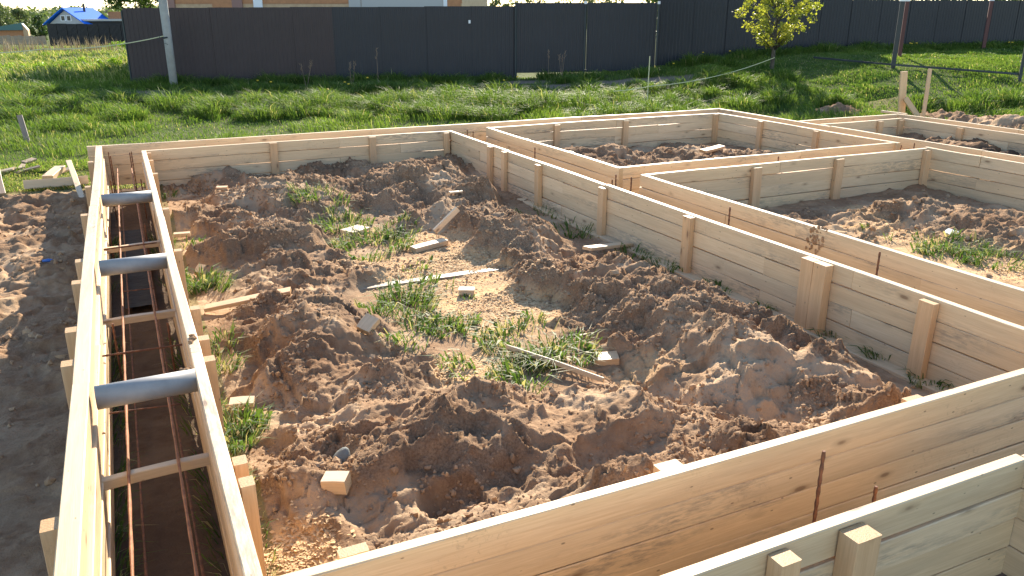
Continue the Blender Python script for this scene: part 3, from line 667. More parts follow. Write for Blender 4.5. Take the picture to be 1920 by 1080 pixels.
# mud clods scattered over the heaps and chips on the sawdust
def ico():
    t = (1+5**.5)/2
    V = np.array([(-1,t,0),(1,t,0),(-1,-t,0),(1,-t,0),(0,-1,t),(0,1,t),(0,-1,-t),(0,1,-t),(t,0,-1),(t,0,1),(-t,0,-1),(-t,0,1)])/1.9
    Fc = np.array([(0,11,5),(0,5,1),(0,1,7),(0,7,10),(0,10,11),(1,5,9),(5,11,4),(11,10,2),(10,7,6),(7,1,8),(3,9,4),(3,4,2),(3,2,6),(3,6,8),(3,8,9),(4,9,5),(2,4,11),(6,2,10),(8,6,7),(9,8,1)])
    return V, Fc
def clods(name, x, y, size, label, kind='stuff'):
    V, Fc = ico(); n = len(x)
    A = V[None]*(.45+.9*rng.random((n, 12, 1)))*size[:, None, None]*(.7+.6*rng.random((n, 1, 3)))
    z = zsurf(x, y)+size*.15; A = A+np.stack([x, y, z], -1)[:, None]
    FF = (Fc[None]+np.arange(n)[:, None, None]*12).reshape(-1, 3); z0 = np.zeros(n*12)
    cr = np.repeat(rng.random(n)*.8, 12)
    me = np_mesh(name, A.reshape(-1, 3), FF, False, dict(crust=cr, crumb=z0, dark_soil=z0, turf=z0, chips=z0))
    return tag(link(name, me, None, M_SOIL), label, 'soil clods', kind=kind)
n = 42000; x = rng.uniform(.3, 4.4, n); y = 2.35+(rng.random(n)**1.35)*9.1
H, md, cb, _, _ = soil_height(x, y); keep = (rng.random(n) < md*(.08+.8*S((fbm(x, y, 2.6, 3, 200)-.47)/.15))+.03)
x, y = x[keep], y[keep]; sz = .0035+.013*rng.random(len(x))**4+.0010*y*.8
clods('soil_clods', x, y, sz, 'crumbled clay clods on the heaps of the main bay')
n = 900; x = rng.uniform(.35, 4.3, n); y = 2.4+rng.random(n)*8.8
H, md, cb, _, _ = soil_height(x, y); keep = rng.random(n) < md*.45*(fbm(x, y, 1.9, 3, 210) > .5); x, y = x[keep], y[keep]
clods('large_soil_clods', x, y, .014+.020*rng.random(len(x))**2, 'larger clay lumps broken off the heaps of the main bay')
n = 2500; x = np.concatenate([rng.uniform(-2, -.45, n), rng.uniform(5.2, 9.5, n*2), rng.uniform(12.7, 17, n)]); y = np.concatenate([rng.uniform(3, 12, n), rng.uniform(3, 11.5, n*2), rng.uniform(8, 13.4, n)])
H, md, cb, _, _ = soil_height(x, y); keep = rng.random(len(x)) < md*.7*S((fbm(x, y, 2.2, 3, 200)-.40)/.15); x, y = x[keep], y[keep]
clods('outer_soil_clods', x, y, .010+.028*rng.random(len(x))**3, 'clods on the soil of the other bays and outside the left wall')
def chips(name, n, cx, label, mat):
    xs_ = []; ys_ = []
    for (px, py, r, w) in cx:
        q = P(px, py, .02); k = int(n*w); a = rng.random(k)*6.283; rr = r*np.sqrt(-np.log(rng.random(k)+1e-6))*.55
        xs_.append(q.x+rr*np.cos(a)); ys_.append(q.y+rr*np.sin(a))
    x = np.concatenate(xs_); y = np.concatenate(ys_); n = len(x); z = zsurf(x, y)+.004
    a = rng.random(n)*6.283; L = rng.uniform(.004, .014, n)*(1+y*.05); W = L*rng.uniform(.25, .8, n)
    c, s_ = np.cos(a), np.sin(a); dz = rng.uniform(-.3, .3, n)*L; ez = rng.uniform(-.3, .3, n)*W
    V = np.stack([np.stack([x-c*L, y-s_*L, z-dz], -1), np.stack([x-s_*W, y+c*W, z+ez], -1), np.stack([x+c*L, y+s_*L, z+dz], -1), np.stack([x+s_*W, y-c*W, z-ez+.002], -1)], 1)
    Fc = np.arange(n*4).reshape(-1, 4)
    tag(link(name, np_mesh(name, V.reshape(-1, 3), Fc), None, mat), label, 'wood chips', kind='stuff')
chips('sawdust_chips', 9000, [(870,500,.6,.3),(820,455,.4,.15),(910,580,.5,.2),(800,520,.6,.2),(700,500,.4,.08),(990,570,.4,.1),(680,450,.3,.06),(560,1040,.22,.1),(860,690,.3,.07)], 'pale saw chips strewn over the middle of the bay', M_CHIP)
chips('wood_shavings', 5000, [(1680,440,.5,.2),(1640,400,.4,.15),(1740,400,.4,.2),(1820,470,.5,.15),(1900,510,.5,.2)], 'pale saw chips on the soil of the right bay', M_CHIP)

# ------------------------------------------------------------------ grass
def blades(name, x, y, z, h, w, lean, az, label, mat=M_GRASS, dry=None, cat='grass', curl=.5, kind='stuff', tint=None, parent=None):
    n = len(x); fa = rng.random(n)*6.283; fx, fy = np.cos(fa)*w/2, np.sin(fa)*w/2
    lx, ly = np.cos(az)*lean*h, np.sin(az)*lean*h
    def pt(a, t, zt): return np.stack([x+a*fx+lx*t, y+a*fy+ly*t, z+h*zt], -1)
    V = np.stack([pt(-1, 0, -.05), pt(1, 0, -.05), pt(1, .35, .6), pt(-1, .35, .6), pt(0, 1., 1-.35*np.minimum(lean, 1.2)*curl*2)], 1)
    b = np.arange(n)[:, None]*5; Fc = (b[:, :, None]+np.array([(0,1,2),(0,2,3),(3,2,4)])[None]).reshape(-1, 3)
    tint = rng.random(n) if tint is None else tint
    me = np_mesh(name, V.reshape(-1, 3), Fc, False, dict(tint=np.repeat(tint, 5), dry=np.repeat(dry if dry is not None else np.zeros(n), 5)))
    o = link(name, me, parent, mat)
    return tag(o, label, cat, kind=kind) if parent is None else o
def visible(x, y, z, mx=.12):
    u, v, d = project(x, y, z); return (d > 0) & (u > -1920*mx) & (u < 1920*(1+mx)) & (v < 1080*1.1) & (v > -200)
def fence_y(x): return 25.2-.28*x+.14*np.maximum(np.asarray(x, float)-14.8, 0)
def earthfree(x, y): return rng.random(len(x)) > earth_mask(x, y)*1.1
def meadow(name, n, x0, x1, y0, y1, hmin, hmax, label, wk=.00065, clump=.0, dryf=.06, cond=None, wmin=.004, lean=(.2, .9), heap=None):
    x = rng.uniform(x0, x1, n); y = rng.uniform(y0, y1, n)
    keep = visible(x, y, G(x, y)+.2); x, y = x[keep], y[keep]
    if cond is not None: k = cond(x, y); x, y = x[k], y[k]
    k = earthfree(x, y); x, y = x[k], y[k]
    cf = S((fbm(x, y, 1.1, 3, 300)-.36)/.26)
    k = rng.random(len(x)) < (1-clump)+clump*(.25+.75*cf); x, y, cf = x[k], y[k], cf[k]
    D = np.hypot(x, y); h = (hmin+(hmax-hmin)*cf)*rng.uniform(.55, 1.15, len(x))
    h = h*(1-.70*S((x-14.5)/1.)*S((y-10.5)/2)*S((fence_y(x)-y)/1.5))
    az = 3.6+2.2*(fbm(x, y, .6, 2, 320)-.5)*3+rng.normal(0, .8, len(x))
    dry = (rng.random(len(x)) < dryf)*rng.uniform(.4, 1, len(x))
    tint = np.clip(.5*rng.random(len(x))+.8*(fbm(x, y, .8, 3, 333)-.2), 0, 1)
    return blades(name, x, y, zsurf(x, y), h, np.maximum(wmin, D*wk)*rng.uniform(.6, 1.3, len(x)), rng.uniform(*lean, len(x)), az, label, dry=dry, tint=tint)
def soil_free(x, y):
    d = zsurf(x, y); H, md, *_ = soil_height(x, y)
    return (md < .35) & ~((x > -.55) & (x < 10.2) & (y < 12.33)) & ~((x < -.3) & (y < 12.0+.5*vn(x, y, 1.5, 9))) & ~((x > 10) & (x < 12.5) & (y < 10.35))
meadow('short_grass', 90000, -3.5, 13, 12.2, 14.6, .03, .08, 'short trampled grass with dry straw behind the back wall', dryf=.38, cond=lambda x, y: soil_free(x, y) & (x < 9.5+rng.random(len(x))*4), lean=(.4, 1.6), wk=.0007)
meadow('meadow_grass', 230000, -5, 34, 13.7, 25.6, .06, .20, 'green meadow grass between the formwork and the dark fence', clump=.45, cond=lambda x, y: (y < fence_y(x)-.05) & soil_free(x, y) & (y > 13.6+.6*vn(x, y, 1.3, 8)))
meadow('bank_grass', 190000, 9, 32, 8.5, 20.5, .12, .36, 'green grass on the bank at the right', clump=.35, cond=lambda x, y: (y < fence_y(x)-.05) & soil_free(x, y) & ((y < 13.7) | (x > 14)))
meadow('far_field_grass', 110000, -16, 4, 27, 80, .2, .5, 'rough field grass beyond the fence corner at left', wk=.0008, cond=lambda x, y: (x < .37+(y-25.1)*.13) & (rng.random(len(x)) < (26/y)**.6+.15), dryf=.40)
meadow('left_field_grass', 26000, -9, .4, 14, 30, .08, .25, 'meadow grass left of the fence corner', clump=.3, cond=lambda x, y: (x < .37), dryf=.10)
# tussocks of tall arching grass, each one clump
def tussock_set(name, spots, label, per=170, wk=.0006):
    X = []; Y = []; HH = []; AZ = []; LE = []
    for (cx, cy, r, h) in spots:
        a = rng.random(per)*6.283; rr = r*np.sqrt(rng.random(per)); X.append(cx+rr*np.cos(a)); Y.append(cy+rr*np.sin(a))
        HH.append(h*rng.uniform(.6, 1.1, per)*(1-.35*(rr/r)**2)); AZ.append(np.where(rng.random(per) < .65, a, 3.5)+rng.normal(0, .35, per)); LE.append(.25+.75*(rr/r)+.2*rng.random(per))
    x, y, h, az, le = map(np.concatenate, (X, Y, HH, AZ, LE)); D = np.hypot(x, y)
    tint = np.clip(rng.random(len(x))*.8+.15*(rng.random(len(x)) < .2), 0, 1)
    blades(name, x, y, zsurf(x, y), h, np.maximum(.004, D*wk)*rng.uniform(.6, 1.2, len(x)), le, az, label, tint=tint, dry=(rng.random(len(x)) < .04)*.8)
sp = []
for k in range(260):
    px = rng.uniform(0, 1920); py = rng.uniform(172, 232)-(px > 1000)*rng.uniform(0, 40)-rng.random()*(px > 1350)*40
    if px < 1000 and py > 226 or px > 1480 and py < 188: continue
    q = Pg(px, py)
    if q.y > fence_y(q.x)-.3 or q.y < 13.9 and q.x < 13 or earth_mask(np.array([q.x]), np.array([q.y]))[0] > .4: continue
    if not bool(soil_free(np.array([q.x]), np.array([q.y]))[0]): continue
    sp.append((q.x, q.y, rng.uniform(.18, .42), rng.uniform(.30, .52)))
for (px, py, r, h) in tuple((px+rng.uniform(-25, 25), 213+rng.uniform(-8, 8)-px*.014, .40, rng.uniform(.40, .66)) for px in range(330, 1180, 34))+((400,215,.4,.5),(560,212,.42,.5),(230,228,.4,.38),(480,208,.3,.4),(700,205,.4,.45),(760,200,.35,.4),(640,210,.3,.4),(850,210,.4,.4),(1070,195,.3,.42),(960,190,.3,.35),(120,240,.4,.35),(60,250,.4,.35),(20,225,.4,.4),(170,245,.3,.3),(30,190,.7,.5),(1560,196,.35,.35),(1790,205,.4,.35)):
    q = Pg(px, py); sp.append((q.x, q.y, r, h))
for x in np.concatenate([np.arange(.7, 10.2, .33), np.arange(15.2, 30, .4)]): sp.append((x+rng.uniform(-.15, .15), float(fence_y(x))-rng.uniform(.3, .8), rng.uniform(.2, .4), rng.uniform(.22, .5)))
tussock_set('grass_tussocks', sp, 'tall arching grass tussocks between the site and the fence', 260)
# weeds and grass tufts in the bays and the trench, one object for each patch
def patch(px, py, r, n, h, label, z0=.02, wide=.0085, dry=.1, name='grass_patch', ry=None, leanx=(.3, 1.7)):
    r *= 1.12; n = int(n*1.05); h *= 1.1; dry += .12
    q = P(px, py, z0); a = rng.random(n)*6.283; rr = r*np.sqrt(rng.random(n)); x = q.x+rr*np.cos(a); y = q.y+rr*np.sin(a)*(ry or 1)
    nn = fbm(x, y, 5, 2, 400); k = rng.random(n) < S((nn-.3)/.25); x, y, a = x[k], y[k], a[k]; m = len(x)
    return blades(name, x, y, zsurf(x, y), h*rng.uniform(.4, 1.15, m), wide*rng.uniform(.5, 1.3, m)*np.where(rng.random(m) < .14, 2.6, 1), rng.uniform(*leanx, m), a+rng.normal(0, .8, m), label, mat=M_WEED, dry=(rng.random(m) < dry)*rng.uniform(.5, 1, m), cat='grass')
for a in ((600,400,.30,420,.13,'green tuft at the back of the bay between two heaps'),(640,425,.30,420,.12,'green tuft left of the pale wood chip'),(700,460,.36,600,.13,'leafy green patch in the middle back of the bay'),(690,488,.18,160,.12,'small tuft on the left heap edge'),
          (745,440,.22,200,.09,'small sprigs right of the leafy patch'),(770,498,.2,120,.07,'flattened sprig on the sawdust'),
          (745,570,.30,560,.14,'dense grass patch in the centre of the bay'),(790,545,.24,260,.13,'upper right part of the central grass'),(780,625,.30,420,.10,'low grass in front of the central patch'),(850,615,.22,260,.10,'grass blades pale in the sun near the middle'),
          (980,640,.30,420,.12,'grass around the thin lath'),(1040,665,.26,460,.13,'bright grass beside the tan offcut'),(1000,705,.26,420,.12,'front edge of the grass by the lath'),(1005,600,.08,40,.10,'small sprout above the lath grass'),(900,685,.24,220,.09,'flattened pale grass left of the lath'),
          (875,560,.06,30,.06,'leaves around the short thick offcut'),(925,582,.03,8,.08,'single light-green leaf on the sawdust')):
    patch(*a[:5], a[5])
for a in ((352,462,.12,120,.12,'weeds by the trench post, farthest'),(372,535,.16,220,.14,'weeds by the trench wall beside the split offcut'),(395,545,.14,160,.14,'leafy weeds leaning over the left heap edge'),(415,655,.11,90,.10,'weeds beside the double trench posts'),(420,690,.10,90,.1,'grass between posts and heap'),(437,745,.07,50,.11,'bright broad leaves by the pale offcut'),(455,800,.13,260,.11,'grass tuft in front of the pale offcut'),(448,835,.10,160,.09,'grass at the foot of the front trench post'),
          (1340,545,.12,120,.1,'shaded grass at the foot of the middle wall by the third post'),(1250,500,.2,160,.1,'shaded grass between heap and middle wall'),(1180,480,.2,180,.11,'shaded grass behind the bridging plank'),(1080,432,.28,300,.12,'long dark grass strip by the middle wall'),(1010,400,.25,180,.11,'dark grass strip near the back of the middle wall'),(1560,628,.1,60,.09,'sprig beside the double post'),(1655,668,.1,110,.1,'grass tuft right of the double post'),(1745,715,.12,160,.09,'grass at the last post of the middle wall'),(900,345,.12,80,.1,'grass at the back corner of the middle wall'),(1430,580,.1,60,.08,'few blades along the middle wall board'),
          (315,372,.10,60,.12,'grass in the back left corner of the bay')):
    patch(*a[:5], a[5], wide=.007)
for a in ((1740,462,.35,360,.11,'grass patch in the right bay'),(1800,475,.35,420,.11,'grass patch in the right bay behind the wall, middle'),(1870,490,.3,320,.11,'grass patch in the right bay, right end'),(1625,430,.06,20,.08,'single sprout on the right bay soil')):
    patch(*a[:5], a[5])
def strip_blades(name, x0, x1, y0, y1, n, h, label, az):
    x = rng.uniform(x0, x1, n); y = rng.uniform(y0, y1, n); k = fbm(x*0, y, 2.2, 2, 410) > .42; x, y = x[k], y[k]; m = len(x)
    blades(name, x, y, zsurf(x, y), h*rng.uniform(.4, 1.2, m), .006*rng.uniform(.5, 1.2, m), rng.uniform(.4, 1.4, m), az+rng.normal(0, .5, m), label, mat=M_WEED, dry=(rng.random(m) < .2)*.8)
strip_blades('trench_grass', -.32, -.25, 2.2, 9.5, 800, .13, 'grass blades hanging into the trench along its left board', 0)
strip_blades('trench_side_grass', .08, .14, 2.2, 9.5, 450, .11, 'grass blades hanging into the trench along its right board', 3.1)
strip_blades('wall_foot_grass', .21, .32, 2.4, 9.5, 500, .07, 'thin grass along the outer foot of the trench wall', 0)

# ------------------------------------------------------------------ boundary fence
def sheet_mesh(W, Hh, pitch=.115, dep=.011):
    prof = []; x = 0.
    while x < W-1e-6:
        prof += [(x, 0), (x+pitch*.42, 0), (x+pitch*.52, dep), (x+pitch*.90, dep)]; x += pitch
    prof = [(min(a, W), b) for a, b in prof]+[(W, 0)]
    V = []; n = len(prof)
    for t in (0., 1.): V += [(a, -b, t*Hh) for a, b in prof]
    for t in (1., 0.): V += [(a, -b+.004, t*Hh) for a, b in prof]
    Fc = []
    for r in range(3): Fc += [(r*n+k, r*n+k+1, (r+1)*n+k+1, (r+1)*n+k) for k in range(n-1)]
    return py_mesh('sheet', V, Fc)
_sh = {}
def fence(label, a, b, Hh, mat, zoff=0., W=1.15, posts=True, cat='fence', hfun=None, gap=0., zfix=None):
    a = Vector((*a, 0)); b = Vector((*b, 0)); L = (b-a).length; d = (b-a)/L; n = max(1, round(L/W)); w = L/n
    z0 = float(G(a.x, a.y)); t = empty('sheet_metal_fence', (a.x, a.y, z0), label, cat); tag(t, kind='thing')
    key = (round(w, 3), round(Hh, 2), mat.name)
    if key not in _sh:
        _sh[key] = sheet_mesh(w+.04, Hh); _sh[key].materials.append(mat)
    for k in range(n):
        c = a+d*(w*k); m_ = a+d*(w*(k+.5)); z = (zfix(k/n) if zfix else float(G(m_.x, m_.y)))+zoff+random.uniform(-.004, .004)
        o = link('sheet', _sh[key], t); o.location = Vector((c.x, c.y, z))-t.location+Vector((0, -.004*(k % 2), 0)); o.rotation_euler.z = math.atan2(d.y, d.x)
    for k in range(0, n+1, 2):
        c = a+d*(w*k); z = float(G(c.x, c.y)); nrm = Vector((-d.y, d.x, 0))
        rod('post', [Vector((c.x, c.y, z-.2))+nrm*.05, Vector((c.x, c.y, z+zoff+Hh-.06))+nrm*.05], .03, M_STEELPOST, t, 4)
    return t
fz = lambda x: fence_y(x)
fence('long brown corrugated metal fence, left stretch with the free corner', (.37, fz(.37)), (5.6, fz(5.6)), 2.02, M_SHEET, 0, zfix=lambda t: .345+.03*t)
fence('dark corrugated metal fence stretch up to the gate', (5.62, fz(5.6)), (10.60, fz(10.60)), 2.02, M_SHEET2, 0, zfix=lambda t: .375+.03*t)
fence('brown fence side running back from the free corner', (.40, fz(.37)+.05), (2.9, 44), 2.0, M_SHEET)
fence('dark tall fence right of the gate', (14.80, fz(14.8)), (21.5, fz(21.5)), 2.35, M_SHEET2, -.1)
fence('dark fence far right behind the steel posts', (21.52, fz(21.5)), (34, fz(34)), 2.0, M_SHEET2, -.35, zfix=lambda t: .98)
# gate: two dark leaves hung above the ground
ga = P_depth(938, 4, 22.6); gb = Vector((14.75, fz(14.75), 0)); ga = Vector((10.62, fz(10.62), 0)); L = (gb-ga).length; d = (gb-ga)/L
t = empty('sliding_gate', (ga.x, ga.y, .5), 'wide dark metal gate with a gap under it, pale cap on its right post', 'gate')
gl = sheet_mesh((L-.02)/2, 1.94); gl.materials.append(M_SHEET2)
for k in range(2):
    o = link('gate_leaf', gl, t); o.location = Vector((ga.x+d.x*L/2*k-.02, ga.y+d.y*L/2*k, .56))-t.location+Vector((0, -.03, 0)); o.rotation_euler.z = math.atan2(d.y, d.x)
rod('top_rail', [ga+Vector((0, .04, 2.49)), gb+Vector((0, .04, 2.50))], .03, M_STEELPOST, t, 4); rod('bottom_rail', [ga+Vector((0, .04, .60)), gb+Vector((0, .04, .60))], .03, M_STEELPOST, t, 4)
for (v, cap) in ((ga, 0), (ga.lerp(gb, .48), 1), (gb, 1)):
    rod('gate_post', [v+Vector((0, -.06, .2)), v+Vector((0, -.06, 2.48))], .035, M_STEELPOST, t, 4)
    if cap: rod('post_cap', [v+Vector((0, -.06, 2.482)), v+Vector((0, -.06, 2.56))], .05, M_WHITE, t, 4)
v = P_depth(926, 42, 21.7); o = link('fence_tag', py_mesh('fence_tag', [(-.03,0,-.045),(.03,0,-.045),(.03,0,.045),(-.03,0,.045),(-.03,.01,-.045),(.03,.01,-.045),(.03,.01,.045),(-.03,.01,.045)], [(0,1,2,3),(7,6,5,4),(0,4,5,1),(1,5,6,2),(2,6,7,3),(3,7,4,0)]), None, M_WHITE)
o.location = (v.x, fence_y(v.x)-.035, v.z); tag(o, 'small white plate on the dark fence left of the gate', 'plate')

# pole with cable, steel posts, rail, rod, rope
q = P(327, 166, .34); topp = P_depth(303, -60, 20.6)
dirv = Vector((q.x-.02, q.y, 3.6))
t = empty('utility_pole', q, 'pale grey concrete pole leaning slightly in front of the brown fence', 'pole')
hp = q.lerp(Vector((q.x-.03, q.y, 4.6)), 1)
V, Fc = bar_mesh([q-Vector((0, 0, .3))-q, Vector((0, 0, 1.6)), Vector((-.01, 0, 3.2)), Vector((-.02, 0, 6.5))], [.098, .105, .112, .12], 12)
link('shaft', py_mesh('shaft', V, Fc, True), t, M_CONC)
rod('cable_clamp', [q+Vector((-.11, -.05, 1.28)), q+Vector((-.02, -.13, 1.30))], .02, M_STEELPOST, t, 6); rod('clamp_strap', [q+Vector((-.02, -.105, 1.12)), q+Vector((-.25, -.07, 1.22)), q+Vector((-.16, -.07, 1.38))], .008, M_STEELPOST, t, 5)
def sag(a, b, s, n=18): return [a.lerp(b, k/n)-Vector((0, 0, 4*s*(k/n)*(1-k/n))) for k in range(n+1)]
ca = q+Vector((-.1, -.05, 1.33)); cb = P_depth(80, 92, 22.3)
tag(rod('guy_cable', sag(ca, cb, .10)+sag(cb, P_depth(-60, 98, 22.5), .05)[1:], .012, M_ROPE), 'thin pale cable running left from the concrete pole', 'cable')
def steelpost(px, pyb, pxt, pyt, zb, r, mat, label, cap=True):
    b = Pg(px, pyb)
    t = empty('fence_post', b, label, 'post', 'posts of the unfinished fence'); D = float((np.array(b)-np.array([0, 0, CAMZ]))@_fw); tp = P_depth(pxt, pyt, D)
    h = tp.z-b.z
    tp = Vector((b.x, b.y, b.z+h)); rod('shaft', [b-Vector((0, 0, .3)), tp], r, mat, t, 4)
    if cap: rod('post_cap', [tp+Vector((0, 0, .001)), tp+Vector((0, 0, .05))], r*1.25, M_WHITE, t, 4)
    return b, tp
pA = steelpost(1674, 128, 1691, 3, .9, .075, M_STEELPOST, 'dark steel post standing at the low rail, white cap')
pB = steelpost(1686, 108, 1700, 3, 1., .07, M_BROWNPOST, 'red-brown post just behind the dark steel post')
pC = steelpost(1843, 95, 1858, 2, 1., .075, M_BROWNPOST, 'red-brown post farther right on the bank')
pD = steelpost(1911, 152, 1925, 60, .8, .05, M_STEELPOST, 'dark steel post at the right edge where the low rail ends', False)
ra = Pg(1525, 116)+Vector((0, 0, .12))
DA = float((np.array(pA[0])-np.array([0, 0, CAMZ]))@_fw); DD = float((np.array(pD[0])-np.array([0, 0, CAMZ]))@_fw); tag(rod('low_rail', [ra, P_depth(1672, 121, DA-.12), P_depth(1912, 139, DD)], .035, M_STEELPOST, None, 4), 'long dark rail just above the grass joining the steel posts', 'rail')
rb = Pg(1213, 196); D = float((np.array(rb)-np.array([0, 0, CAMZ]))@_fw); rt_ = P_depth(1217, 104, D)
tag(rod('marker_rod', [rb-Vector((0, 0, .1)), Vector((rb.x+.01, rb.y, rt_.z))], .011, M_ROPE, None, 6), 'thin upright rod standing in the grass before the gate', 'rod')
mid = Vector((rb.x, rb.y-.02, rb.z+.42))
tb = Pg(1447, 133)
tag(rod('boundary_rope', sag(P(1150, 171, .5), mid, .02, 6)+sag(mid, tb+Vector((0, -.06, .35)), .13)[1:], .010, M_ROPE), 'thin pale rope strung low from the rod to the young tree', 'rope')
# timber setting-out stakes behind the porch formwork
t = empty('braced_stake', (14.47, 11.85, float(zsurf(14.47, 11.85))), 'timber stake with a slanting brace behind the porch formwork', 'stake')
timber('upright', P(1689, 222, .18), P_depth(1695, 134, float((np.array((14.47, 11.85, 1.0))-np.array([0, 0, CAMZ]))@_fw)), .14, .05, (1, -.47, 0), M_POST, t)
DS = float((np.array((14.42, 11.75, .6))-np.array([0, 0, CAMZ]))@_fw)
timber('brace', P_depth(1721, 219, DS), P_depth(1697, 184, DS), .11, .045, (1, -.47, 0), M_POST, t)
b = P(1731, 218, .2); D = float((np.array(b)-np.array([0, 0, CAMZ]))@_fw)
tag(timber('thin_stake', b, P_depth(1744, 129, D), .075, .04, (1, -.47, 0), M_POST), 'slim timber stake right of the braced one', 'stake')
b = P(1655, 210, .5); flat_plank('short plank end projecting behind the porch corner', P(1653, 209, .5), P(1700, 215, .5), .05, .04, M_SCRAP)

# ------------------------------------------------------------------ foliage builders
def leaf_cloud(name, C, S_, n, size, mat, parent, seed=0, core=.35, cards=True):
    "C centres, S_ radii: leaf-sized faces spread through lumpy puffs"
    C = np.array(C, float); S_ = np.array(S_, float); r = np.random.default_rng(seed)
    w = (S_**2); k = r.choice(len(C), n, p=w/w.sum()); u = r.normal(size=(n, 3)); u /= np.linalg.norm(u, axis=1)[:, None]
    rad = S_[k]*(core+(1-core)*r.random(n)**.6)*(.75+.5*r.random(n)); p = C[k]+u*rad[:, None]*np.array([1, 1, .85])
    a = r.normal(size=(n, 3)); a /= np.linalg.norm(a, axis=1)[:, None]; b = np.cross(a, r.normal(size=(n, 3))); b /= np.linalg.norm(b, axis=1)[:, None]
    s = size*(.6+.8*r.random(n))[:, None]
    V = np.stack([p-a*s*.5, p+b*s*.32, p+a*s*.5, p-b*s*.32], 1).reshape(-1, 3)
    Fc = np.arange(n*4).reshape(-1, 4)
    tint = np.clip(.55*r.random(n)+.5*r.random(len(C))[k], 0, 1)
    V = V-np.array(parent.location) if parent is not None else V
    return link(name, np_mesh(name, V, Fc, False, dict(tint=np.repeat(tint, 4), dry=np.zeros(n*4))), parent, mat)
def tree(label, base, h, r, mat, leaf, n, seed, name='tree', trunk_r=.12, low=.3, puffs=22, cat='tree', group=None, sq=1.):
    base = Vector(base); t = empty(name, base, label, cat, group); rr = random.Random(seed)
    th = h*.8; V = []; Fc = []
    def add(pts, rad, nn=6):
        v, f = bar_mesh(pts, rad, nn); o = len(V); V.extend(v); Fc.extend([tuple(i+o for i in q) for q in f])
    add([Vector((0, 0, -.2)), Vector((rr.uniform(-.05, .05)*h*.2, 0, h*.35)), Vector((rr.uniform(-.05, .05)*h*.3, 0, th))], [trunk_r, trunk_r*.75, trunk_r*.15])
    C = []; R = []
    for k in range(puffs):
        f = low+(1-low)*(k+.5)/puffs; ang = k*2.4+rr.random(); env = math.sin(math.pi*min(1, max(.08, (f-low)/(1-low)*.85+.12)))**.7
        d = r*env*rr.uniform(.45, 1.0); c = Vector((math.cos(ang)*d, math.sin(ang)*d, h*f*sq)); C.append(base+c); R.append(r*rr.uniform(.22, .42))
        z0 = max(.15*h, h*f-d*.8-.05*h); add([Vector((0, 0, min(z0, th*.95))), c*.6+Vector((0, 0, z0*.4)), c], [trunk_r*.35, trunk_r*.2, trunk_r*.05], 4)
    link('trunk', py_mesh('trunk', V, Fc, True), t, M_BARK)
    leaf_cloud('crown', C, R, n, leaf, mat, t, seed)
    return t
# young tree with yellow-green spring leaves
t = empty('young_tree', tb, 'young tree with sparse yellow-green spring leaves before the dark fence', 'tree')
rr = random.Random(5); V = []; Fc = []; C = []; R = []
Dt = float((np.array(tb)-np.array([0, 0, CAMZ]))@_fw)
def add(pts, rad, nn=6):
    v, f = bar_mesh(pts, rad, nn); o = len(V); V.extend(v); Fc.extend([tuple(i+o for i in q) for q in f])
add([Vector((0, 0, -.2)), Vector((-.01, 0, .9)), Vector((.02, 0, 2.2)), Vector((.0, 0, 3.4))], [.06, .045, .03, .01], 8)
rtv = Vector(_rt)
for k in range(46):
    z = .62+2.3*(k/46)**.85+rr.uniform(-.08, .1); ang = k*2.4; reach = (1.22 if z > .9 else .75)*rr.uniform(.5, 1.0)*math.sin(math.pi*min(1, (z-.25)/3.6))**.55
    e = Vector((math.cos(ang)*reach, math.sin(ang)*reach, z+rr.uniform(.0, .25)))
    z0 = max(.5, z-.45-reach*.3); add([Vector((0, 0, z0)), Vector((e.x*.5, e.y*.5, z0+(e.z-z0)*.62)), e], [.018, .011, .004], 4)
    for q_ in range(3):
        f = .45+.27*q_; c = Vector((e.x*f, e.y*f, z0+(e.z-z0)*f))+Vector((rr.uniform(-.12, .12), rr.uniform(-.12, .12), rr.uniform(-.1, .1))); C.append(tb+c); R.append(rr.uniform(.09, .19))
link('trunk', py_mesh('trunk', V, Fc, True), t, M_BARK)
leaf_cloud('crown', C, R, 7500, .068, M_BIRCHLEAF, t, 3, core=.1)

# ------------------------------------------------------------------ houses
def boxv(x0, x1, y0, y1, z0, z1):
    return ([(x0,y0,z0),(x1,y0,z0),(x1,y1,z0),(x0,y1,z0),(x0,y0,z1),(x1,y0,z1),(x1,y1,z1),(x0,y1,z1)], [(0,3,2,1),(4,5,6,7),(0,1,5,4),(1,2,6,5),(2,3,7,6),(3,0,4,7)])
def part(name, mat, parent, x0, x1, y0, y1, z0, z1):
    V, Fc = boxv(x0, x1, y0, y1, z0, z1); return link(name, py_mesh(name, V, Fc), parent, mat)
def prism(name, mat, parent, prof, y0, y1):
    n = len(prof); V = [(a, y0, b) for a, b in prof]+[(a, y1, b) for a, b in prof]
    Fc = [tuple(range(n)), tuple(range(2*n-1, n-1, -1))]+[(k, k+n, (k+1) % n+n, (k+1) % n) for k in range(n)]
    return link(name, py_mesh(name, V, Fc), parent, mat)
